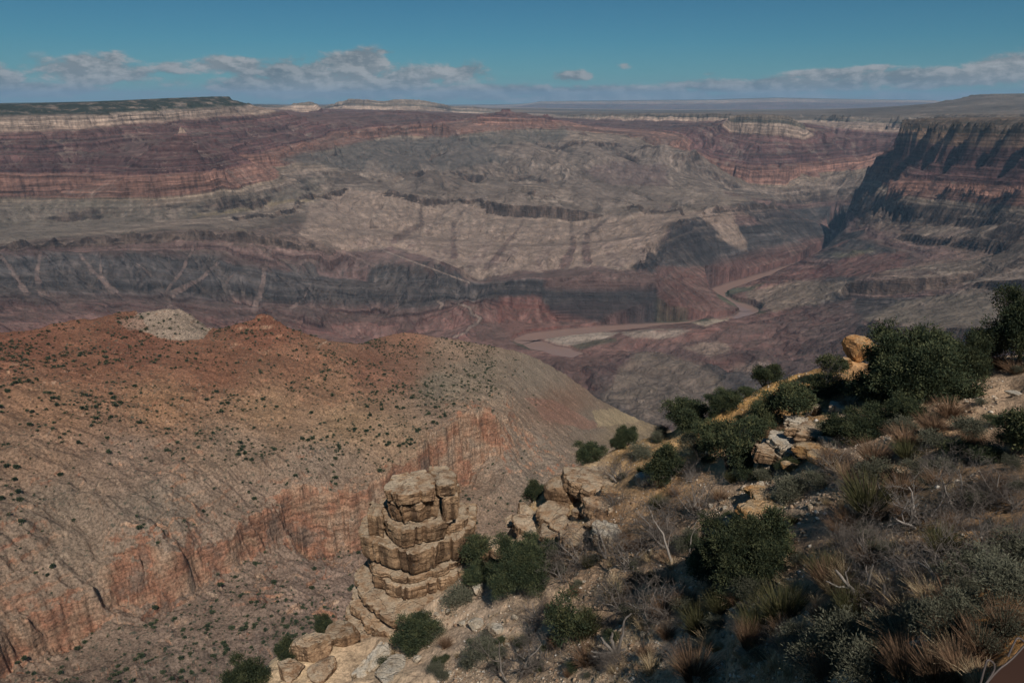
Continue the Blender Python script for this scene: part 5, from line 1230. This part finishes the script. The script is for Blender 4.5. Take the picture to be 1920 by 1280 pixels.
def put_dead(kind, px, py, hpx, label, wk=1.0, name='dead_shrub', cat='shrub', group=None, rz=None, tilt=(0, 0)):
    p, r_ = gnd(px, py); s = hpx * mpp(p) / .9
    o = obj(name, DEAD[kind]); o.location = p; o.scale = (s * wk, s * wk, s); o.rotation_euler = (tilt[0], tilt[1], rz if rz is not None else (px * 2.3 + py) % 6.28)
    return tag(o, label, cat, group)


put_dead('pale', 1722, 985, 122, 'bare dead tree with pale forked branches at right', .85, 'dead_tree', 'tree', rz=1.0)
put_dead('tree', 1800, 960, 112, 'dark leafless tree right of the pale forked one', .95, 'dead_tree', 'tree', rz=2.0)
put_dead('tree2', 1880, 960, 104, 'dark leafless tree nearest the right edge', .95, 'dead_tree', 'tree', rz=.3)
put_dead('bush', 1640, 1055, 92, 'dense grey twiggy shrub below the pale dead tree', .9); put_dead('bush2', 1585, 1035, 50, 'low grey shrub left of the dense twiggy one', 1.1)
put_dead('bush', 1780, 1100, 108, 'big tangled grey shrub above the russet tuft', .95); put_dead('bush2', 1720, 1075, 76, 'grey twiggy shrub between the two dense ones', 1.0); put_dead('bush', 1880, 1050, 92, 'pale grey shrub at the right edge under the leafless trees', .9)
put_dead('tree2', 1268, 1050, 110, 'leaning bare tree among purple grey brush', .9, 'dead_tree', 'tree', rz=4.0); put_dead('tree', 1140, 1040, 96, 'bare tree with a black trunk in front of the pale rounded slab', .8, 'dead_tree', 'tree', rz=3.0)
put_dead('bush', 1185, 1060, 92, 'purple grey shrub right of the black trunk', 1.0); put_dead('bush2', 1240, 1000, 72, 'reddish grey shrub above the leaning bare tree', 1.1); put_dead('bush', 1232, 1160, 104, 'big round dark grey shrub below the leaning bare tree', 1.0); put_dead('bush2', 1170, 1140, 66, 'grey shrub left of the big round one', 1.1)
put_dead('bush', 1310, 965, 80, 'smoky grey shrub beside the overhang', .95); put_dead('tree2', 962, 1284, 146, 'slender bare tree at the bottom of the slope', .75, 'dead_tree', 'tree', rz=1.2); put_dead('tree', 1548, 745, 84, 'thin dead snag on the skyline left of the orange crag', .7, 'dead_tree', 'tree', rz=5.0)
put_dead('bush2', 1010, 1250, 66, 'grey shrub at the foot of the slender bare tree', 1.2); put_dead('bush', 1160, 900, 46, 'dark grey shrub on the orange slope right of the tan shelf', 1.0); put_dead('bush2', 1090, 1050, 56, 'grey shrub just below the pale rounded slab', 1.2)
put_dead('bush', 1500, 1240, 60, 'grey twigs among straw at the bottom', 1.2); put_dead('bush2', 1645, 1110, 60, 'twiggy shrub behind the bleached limb', 1.1); put_dead('bush2', 1060, 1085, 50, 'silver twigged shrub right of the dense juniper', 1.1)


# bleached dead wood
def drift(name, label, px, py, path_px, rad_px, extra=()):
    p, _ = gnd(px, py); k = mpp(p); paths = []
    el_ = azel(px, py)[1]
    def loc3(q): return np.array(((q[0]) * k, q[2] * k if len(q) > 2 else 0.0, max(-.1, -q[1] * k / math.cos(el_))))
    for ln, r0 in zip(path_px, rad_px):
        P = np.array([loc3(q) for q in ln]); s = np.linspace(0, 1, len(P)); t_ = np.linspace(0, 1, 9)
        Q_ = np.c_[[np.interp(t_, s, P[:, a]) for a in range(3)]].T; Q_[1:-1] += np.random.default_rng(int(px)).normal(0, .012, (7, 3))
        paths.append((Q_, np.linspace(r0, r0 * .4, 9) * k))
    V, F_ = tubes(paths, 7); V += .01 * n3(V, .08, 5)[:, None]
    o = obj(name, finish(name, V, F_, M_drift, np.random.default_rng(3).random(len(V)))); o.location = p; o.rotation_euler = (0, 0, -azel(px, py)[0]); tag(o, label, 'dead wood'); return o


drift('fallen_limb', 'bleached forked limb with an upright branch in the lower right tangle', 1612, 1142, [[(8, 4), (-6, -24), (-28, -34), (-52, -52)], [(4, 2), (6, -30), (4, -70), (6, -82)], [(-24, -30), (-44, -26), (-64, -28)], [(-28, -36), (-34, -56), (-30, -66)]], [5.5, 3.6, 2.6, 2.0])
drift('dead_stump', 'grey root stump with one curved branch on the lower slope', 1150, 1228, [[(6, -2), (14, -34), (16, -62), (28, -72)], [(0, 0), (30, -12), (62, -24, 6), (88, -30, 10)], [(0, -4), (-16, -16), (-24, -26)], [(0, -2), (-22, 2), (-42, 0)], [(-4, 2), (-22, 26, -6), (-38, 40, -8)], [(2, -4), (-6, -26), (-4, -36)], [(2, 0), (26, 10, -4)]], [3.4, 5, 4.5, 4, 3.6, 4.5, 4])
drift('broken_trunk', 'short splintered grey trunk right of the bleached limb', 1652, 1150, [[(4, 4), (0, -24), (-6, -52)], [(2, 0), (10, -16), (12, -26)]], [5, 2.6])


# tufted brush, sage, grass
def make_brush(seed, n, h, lean, w_, mat, curve=.3):
    rg = np.random.default_rng(seed); a = rg.uniform(0, 6.283, n); f = np.sqrt(rg.random(n)); b0 = np.c_[np.cos(a) * f, np.sin(a) * f, 0 * a] * .22
    d = np.c_[np.cos(a) * lean * f, np.sin(a) * lean * f, np.ones(n)] + rg.normal(0, .16, (n, 3)); d /= np.linalg.norm(d, axis=1)[:, None]; L = h * rg.uniform(.5, 1.05, n)[:, None]
    side = np.cross(d, rg.normal(0, 1, (n, 3))); side /= np.linalg.norm(side, axis=1)[:, None]
    mid = b0 + d * L * .55; end = b0 + d * L + np.c_[np.cos(a), np.sin(a), -.4 * np.ones(n)] * curve * L * rg.uniform(0, .6, (n, 1))
    V = np.stack([b0 - side * w_, b0 + side * w_, mid + side * w_ * .8, mid - side * w_ * .8, end + side * w_ * .25, end - side * w_ * .25], 1).reshape(-1, 3)
    i = np.arange(n)[:, None] * 6; F_ = np.concatenate([i + [0, 1, 2, 3], i + [3, 2, 4, 5]])
    return finish('stems', V, F_, mat, np.repeat(rg.random(n), 6))


def make_sage(seed, n, mat, leaf=.06):
    rg = np.random.default_rng(seed); C, O, v = crown_points(rg, [(0, 0, .42, .52, .52, .42), (.25, .1, .36, .34, .34, .3), (-.25, -.12, .34, .34, .34, .3)], int(n * 1.3), 44, .085, .45)
    C[:, 2] = np.maximum(C[:, 2], .02); V, F_ = leaf_cards(rg, C, leaf, O, .5, .13); v = np.clip(v * .7 + rg.normal(.15, .15, len(v)), 0, 1)
    return finish('leaves', V, F_, mat, np.repeat(v, 4))


BR = {'brown': [make_brush(801, 620, 1.0, .75, .006, M_brush), make_brush(802, 520, .9, 1.0, .006, M_brush)], 'olive': [make_brush(803, 760, 1.0, .7, .007, M_olive, .15), make_brush(804, 620, .95, .9, .007, M_olive, .15)],
      'straw': [make_brush(805, 260, .9, .9, .006, M_straw, .7), make_brush(806, 220, 1.0, .7, .006, M_straw, .7)], 'sage': [make_sage(807, 110, M_sage), make_sage(808, 90, M_sage, .068)], 'green': [make_sage(809, 130, M_jun, .06), make_sage(810, 120, M_pin, .06)]}
LAB = {'brown': ('brown_shrub', 'russet brown tufted brush with fine upright stems', 'shrub', 'russet brush on the slope'), 'olive': ('olive_shrub', 'olive green broom like shrub with thin upright stems', 'shrub', 'olive brush on the slope'),
       'straw': ('grass_tuft', 'pale straw coloured tuft of dry grass', 'grass', 'dry grass tufts on the slope'), 'sage': ('sage_bush', 'low grey green sage bush', 'shrub', 'sage bushes on the slope'), 'green': ('green_bush', 'small rounded dark green bush', 'shrub', 'small green bushes on the slope')}


def put_bush(kind, px, py, hpx, label=None, wk=1.0, k=None):
    p, r_ = gnd(px, py)
    if r_ > 62: return None
    s = hpx * mpp(p) / .9; nm, lb, ct_, gp = LAB[kind]; me = BR[kind][k if k is not None else int(px) % 2]
    o = obj(nm, me); o.location = p; o.scale = (s * wk, s * wk, s); o.rotation_euler = (0, 0, (px * 1.3 + py * .7) % 6.28)
    if label: tag(o, label, ct_)
    else: tag(o, lb, ct_, gp)
    return o


for kd, a, b, h_, w_ in [('brown', 1700, 838, 40, 1.2), ('brown', 1780, 782, 34, 1.3), ('brown', 1748, 812, 36, 1.2), ('brown', 1820, 838, 30, 1.2), ('brown', 1560, 872, 34, 1.2), ('brown', 1600, 915, 48, 1.0), ('brown', 1590, 985, 40, 1.0), ('brown', 1640, 868, 42, 1.3), ('brown', 1590, 772, 30, 1.0), ('brown', 1868, 690, 26, 1.8), ('brown', 1905, 700, 26, 1.5),
                        ('brown', 1790, 1165, 76, .8), ('brown', 1840, 1230, 70, .9), ('brown', 1760, 1285, 80, .9), ('brown', 1700, 1280, 80, .8), ('brown', 1880, 1190, 74, .7), ('brown', 1800, 1275, 70, .9), ('brown', 1300, 1280, 66, .9), ('brown', 1400, 1215, 60, .6), ('brown', 1240, 1160, 40, 1.0), ('brown', 1100, 1245, 36, 1.2), ('brown', 1690, 930, 40, 1.2),
                        ('olive', 1470, 1165, 66, 1.2), ('olive', 1420, 1190, 54, 1.1), ('olive', 1310, 1185, 52, 1.0), ('olive', 1350, 1150, 40, 1.1), ('olive', 1630, 960, 66, 1.3), ('olive', 1600, 1160, 60, 1.0), ('olive', 1545, 1090, 54, 1.0), ('olive', 1100, 1190, 46, 1.0), ('olive', 1760, 1040, 50, 1.0), ('olive', 1700, 860, 34, 1.2),
                        ('sage', 1760, 1205, 80, 1.1), ('sage', 1800, 1165, 66, 1.1), ('sage', 1600, 1235, 96, 1.0), ('sage', 1660, 1225, 78, 1.0), ('sage', 1540, 1262, 80, 1.1), ('sage', 1500, 1215, 52, 1.1), ('sage', 1620, 1285, 90, 1.1), ('sage', 1880, 1130, 80, 1.2), ('sage', 1840, 1090, 70, 1.2), ('sage', 1900, 1060, 70, 1.2), ('sage', 1410, 1120, 44, 1.2), ('sage', 1640, 905, 46, 1.2), ('sage', 1745, 838, 34, 1.4), ('sage', 1835, 760, 16, 1.2),
                        ('sage', 1815, 820, 40, 1.2), ('sage', 1690, 812, 32, 1.2), ('sage', 860, 1135, 40, 1.2), ('sage', 900, 1240, 46, 1.1), ('sage', 810, 1195, 34, 1.2), ('sage', 1480, 935, 42, 1.4), ('sage', 1530, 915, 34, 1.3), ('sage', 1240, 880, 24, 1.2), ('sage', 1200, 860, 30, 1.2), ('sage', 1300, 850, 36, 1.3),
                        ('green', 1780, 762, 18, 1.2), ('green', 1795, 860, 38, 1.2), ('green', 1850, 870, 42, 1.2), ('green', 1640, 800, 46, 1.1), ('green', 1480, 760, 50, 1.1), ('green', 1400, 900, 40, 1.1), ('green', 1565, 745, 44, 1.2), ('green', 1860, 800, 22, 1.4), ('green', 1890, 840, 40, 1.1)]:
    put_bush(kd, a, b, h_, None, w_)
rg = np.random.default_rng(98)
for x0, y0, x1, y1, n_, (h0, h1) in [(1120, 900, 1480, 1270, 20, (20, 40)), (1560, 880, 1915, 1180, 24, (32, 60)), (860, 1150, 1150, 1275, 9, (20, 36))]:
    for _ in range(n_):
        a, b = rg.uniform(x0, x1), rg.uniform(y0, y1); put_dead(('bush', 'bush2')[int(rg.integers(2))], a, b, rg.uniform(h0, h1), 'tangle of bare grey twigs on the brushy slope', rg.uniform(.9, 1.4), group='bare twig shrubs on the slope')
rg = np.random.default_rng(99)
PROB = [(720, 1180, 1150, 1275, ['sage', 'brown', 'straw', 'green', 'sage'], 40, (11, 22)), (1100, 880, 1500, 1100, ['brown', 'sage', 'olive', 'straw', 'green'], 44, (12, 26)), (1150, 1100, 1560, 1275, ['straw', 'sage', 'brown', 'straw', 'straw'], 44, (18, 38)), (1160, 760, 1560, 880, ['sage', 'green', 'brown', 'green'], 36, (11, 24)),
        (1540, 880, 1915, 1100, ['brown', 'sage', 'straw', 'brown'], 36, (20, 40)), (1480, 1100, 1915, 1290, ['straw', 'sage', 'brown', 'brown', 'straw'], 44, (30, 58)), (1580, 700, 1915, 880, ['sage', 'brown', 'straw'], 18, (10, 22)), (980, 1010, 1200, 1150, ['sage', 'brown', 'straw'], 22, (12, 24))]
for x0, y0, x1, y1, kinds, n_, (h0, h1) in PROB:
    for _ in range(n_):
        a, b = rg.uniform(x0, x1), rg.uniform(y0, y1)
        if seg_dist(np.array([a]), np.array([b]), [(1850, 690), (1800, 740), (1880, 800)])[0][0] < 45: continue
        put_bush(kinds[int(rg.integers(len(kinds)))], a, b, rg.uniform(h0, h1), None, rg.uniform(.8, 1.3))
# low dry grass, one sheet
N_ = int(9000 * min(1, Q * Q)); uu_ = rg.uniform(R(-6), R(38), N_ * 3); rr_ = np.exp(rg.uniform(math.log(8), math.log(52), N_ * 3)); xx = rr_ * np.sin(uu_); yy = rr_ * np.cos(uu_)
dn = fbm(xx / 3.5, yy / 3.5, 3, 511, .6) + .25 * np.clip((26 - rr_) / 18, -.6, 1); kp = np.flatnonzero(dn > .05)[:N_]; xx, yy = xx[kp], yy[kp]
zz = bil(Zn, np.interp(np.arctan2(xx, yy), un, np.arange(len(un))), np.interp(.5 * np.log(xx * xx + yy * yy), vn, np.arange(len(vn))))
nb_ = 9; n = len(xx) * nb_; B = np.repeat(np.c_[xx, yy, zz], nb_, 0) + np.c_[rg.normal(0, .09, (n, 2)), np.zeros(n)]
d = rg.normal(0, .45, (n, 3)); d[:, 2] = 1; hgt = rg.uniform(.12, .38, (n, 1)); sd2 = np.cross(d, rg.normal(0, 1, (n, 3))); sd2 /= np.linalg.norm(sd2, axis=1)[:, None]; sd2 *= .006
V = np.stack([B - sd2, B + sd2, B + d * hgt], 1).reshape(-1, 3); me = finish('grass', V, np.arange(3 * n).reshape(n, 3), M_straw, np.repeat(rg.random(n), 3)); tag(obj('grass', me), kind='stuff')

# junipers dotted over the ridge across the gully
rgj = np.random.default_rng(5)
def dot_mesh(seed):
    r2 = np.random.default_rng(seed); C, O, v = crown_points(r2, [(0, 0, .45, .5, .5, .45), (.2, .1, .6, .3, .3, .3)], 34, 9, .12, .3); C[:, 2] = np.maximum(C[:, 2], 0)
    return (*leaf_cards(r2, C, .26, O, .5, .6), np.repeat(v, 4))
DOT = [dot_mesh(k) for k in (1, 2, 3)]; DM = [finish('ridge_juniper', *d_[:2], M_jun, d_[2]) for d_ in DOT]
gzz = RID['gz'].ravel(); px_, py_ = RID['PX'].ravel(), RID['PY'].ravel(); rr_ = np.hypot(RID['X'], RID['Y']).ravel()
ar = (rr_ ** 2) * np.repeat(np.gradient(RID['v']), len(RID['u']))            # ground area carried by each grid point
dens = (.55 + .9 * fbm(RID['X'] / 130, RID['Y'] / 130, 3, 601, .6).ravel()).clip(.10, 1.6) ** 2 * (gzz < 1.0) * (py_ < 1300) * (px_ > -60) * (px_ < 1010) * (rr_ < 1620) * np.where(px_ > 930, .25, 1)
pr = ar * dens; pr /= pr.sum(); ids = rgj.choice(len(pr), 7000, p=pr)
XR, YR, ZR = RID['X'].ravel()[ids], RID['Y'].ravel()[ids], RID['Z'].ravel()[ids]; sz = np.exp(rgj.normal(.36, .5, len(ids))).clip(.5, 3.8); dist = np.hypot(XR, YR)
order = np.argsort(-sz / dist)
for q in order[:300]:
    o = obj('ridge_juniper', DM[int(q) % 3]); o.location = (XR[q], YR[q], ZR[q] - .1); o.scale = (sz[q] * 1.15, sz[q] * 1.15, sz[q]); o.rotation_euler = (0, 0, q % 6)
    tag(o, 'small round dark green juniper dotted on the red and tan ridge across the gully', 'tree', 'junipers dotted over the ridge')
VV_, FF_, vv_ = [], [], []; base = 0
for q in order[300:]:
    V, F_, v = DOT[int(q) % 3]; k = rgj.permutation(len(F_))[:70]; Vk = V.reshape(-1, 4, 3)[k].reshape(-1, 3) * [sz[q] * 1.35, sz[q] * 1.35, sz[q] * 1.05] + [XR[q], YR[q], ZR[q] - .1]
    VV_.append(Vk); FF_.append(base + np.arange(len(Vk)).reshape(-1, 4)); vv_.append(v.reshape(-1, 4)[k].ravel()); base += len(Vk)
tag(obj('juniper_scrub', finish('juniper_scrub', np.concatenate(VV_), np.concatenate(FF_), M_jun, np.concatenate(vv_))), kind='stuff')

# ------------------------------------------------------------------ wire fence in the near corner
def wpt(px, py, dep): 
    d = photo_dir(px, py); return np.array((d[0] * dep, d[1] * dep, ZC + d[2] * dep))
m, t, b = new_mat('rusty_wire', .55, .4); b.inputs['Metallic'].default_value = .2
t.put(b.inputs['Base Color'], t.mix(t.noise(t.new('ShaderNodeTexCoord').outputs['Object'], 40, 4), (.06, .042, .036), (.15, .115, .10))); M_wire = m
m, t, b = new_mat('rusty_plate', .8, .2); t.put(b.inputs['Base Color'], t.mix(t.noise(t.new('ShaderNodeTexCoord').outputs['Object'], 9, 5), (.028, .012, .008), (.045, .02, .012))); M_plate = m
D_ = 1.15; org = wpt(1880, 1262, D_); fence = empty('wire_fence', org, 0, 'rusty wire fence top with looped wires in the lower right corner', 'fence')
def fl(pts): return [np.array(wpt(a, b, D_)) - org for a, b in pts]
def smooth_path(P, n=26):
    P = np.array(P); 
    for _ in range(2):
        Q_ = [P[0]]
        for a, b in zip(P[:-1], P[1:]): Q_ += [a * .75 + b * .25, a * .25 + b * .75]
        P = np.array(Q_ + [P[-1]])
    return P
for nm, ln in (('rail', [(1835, 1300), (1868, 1257), (1895, 1238), (1922, 1208), (1950, 1180)]), ('wire_loop', [(1838, 1282), (1849, 1240), (1853, 1235), (1862, 1241), (1865, 1246), (1864, 1258), (1846, 1284)]), ('wire_loop', [(1890, 1230), (1903, 1200), (1909, 1194), (1916, 1198), (1922, 1204), (1930, 1214)])):
    P = smooth_path(fl(ln)); V, F_ = tubes([(P, np.full(len(P), .0016))], 8); me = mesh_from(nm, V, F_, M_wire, True); obj(nm, me, fence)
pl = fl([(1868, 1258), (1895, 1239), (1922, 1209), (1990, 1170), (1990, 1330), (1822, 1330), (1848, 1290)])
nrm_ = np.array(photo_dir(1880, 1262)); nrm_ /= np.linalg.norm(nrm_)
bm = bmesh.new(); f1 = [bm.verts.new(tuple(p + nrm_ * .004)) for p in pl]; f2 = [bm.verts.new(tuple(p + nrm_ * .010)) for p in pl]
bm.faces.new(f1); bm.faces.new(f2[::-1])
for i in range(len(pl)): bm.faces.new((f1[i], f2[i], f2[(i + 1) % len(pl)], f1[(i + 1) % len(pl)]))
bmesh.ops.recalc_face_normals(bm, faces=bm.faces); me = bpy.data.meshes.new('panel'); bm.to_mesh(me); bm.free(); me.materials.append(M_plate); obj('panel', me, fence)

# ------------------------------------------------------------------ air
hm = bpy.data.materials.new('haze'); hm.use_nodes = True
t = NT(hm.node_tree); t.n.clear()
pv = t.new('ShaderNodeVolumePrincipled'); pv.inputs['Color'].default_value = (.46, .72, 1.0, 1); pv.inputs['Density'].default_value = 1.8e-5
pv.inputs['Anisotropy'].default_value = 0.0
o_ = t.new('ShaderNodeOutputMaterial'); t.l.new(pv.outputs[0], o_.inputs['Volume'])
bm = bmesh.new(); bmesh.ops.create_cube(bm, size=1.0)
hx, hy0, hy1, hz0, hz1 = 95000.0, -2000.0, 95000.0, -460.0, 2200.0
for v in bm.verts:
    v.co = Vector((hx * (1 if v.co.x > 0 else -1), hy1 if v.co.y > 0 else hy0, hz1 if v.co.z > 0 else hz0))
hme = bpy.data.meshes.new('haze'); bm.to_mesh(hme); bm.free(); hme.materials.append(hm)
tag(obj('haze', hme), kind='stuff')
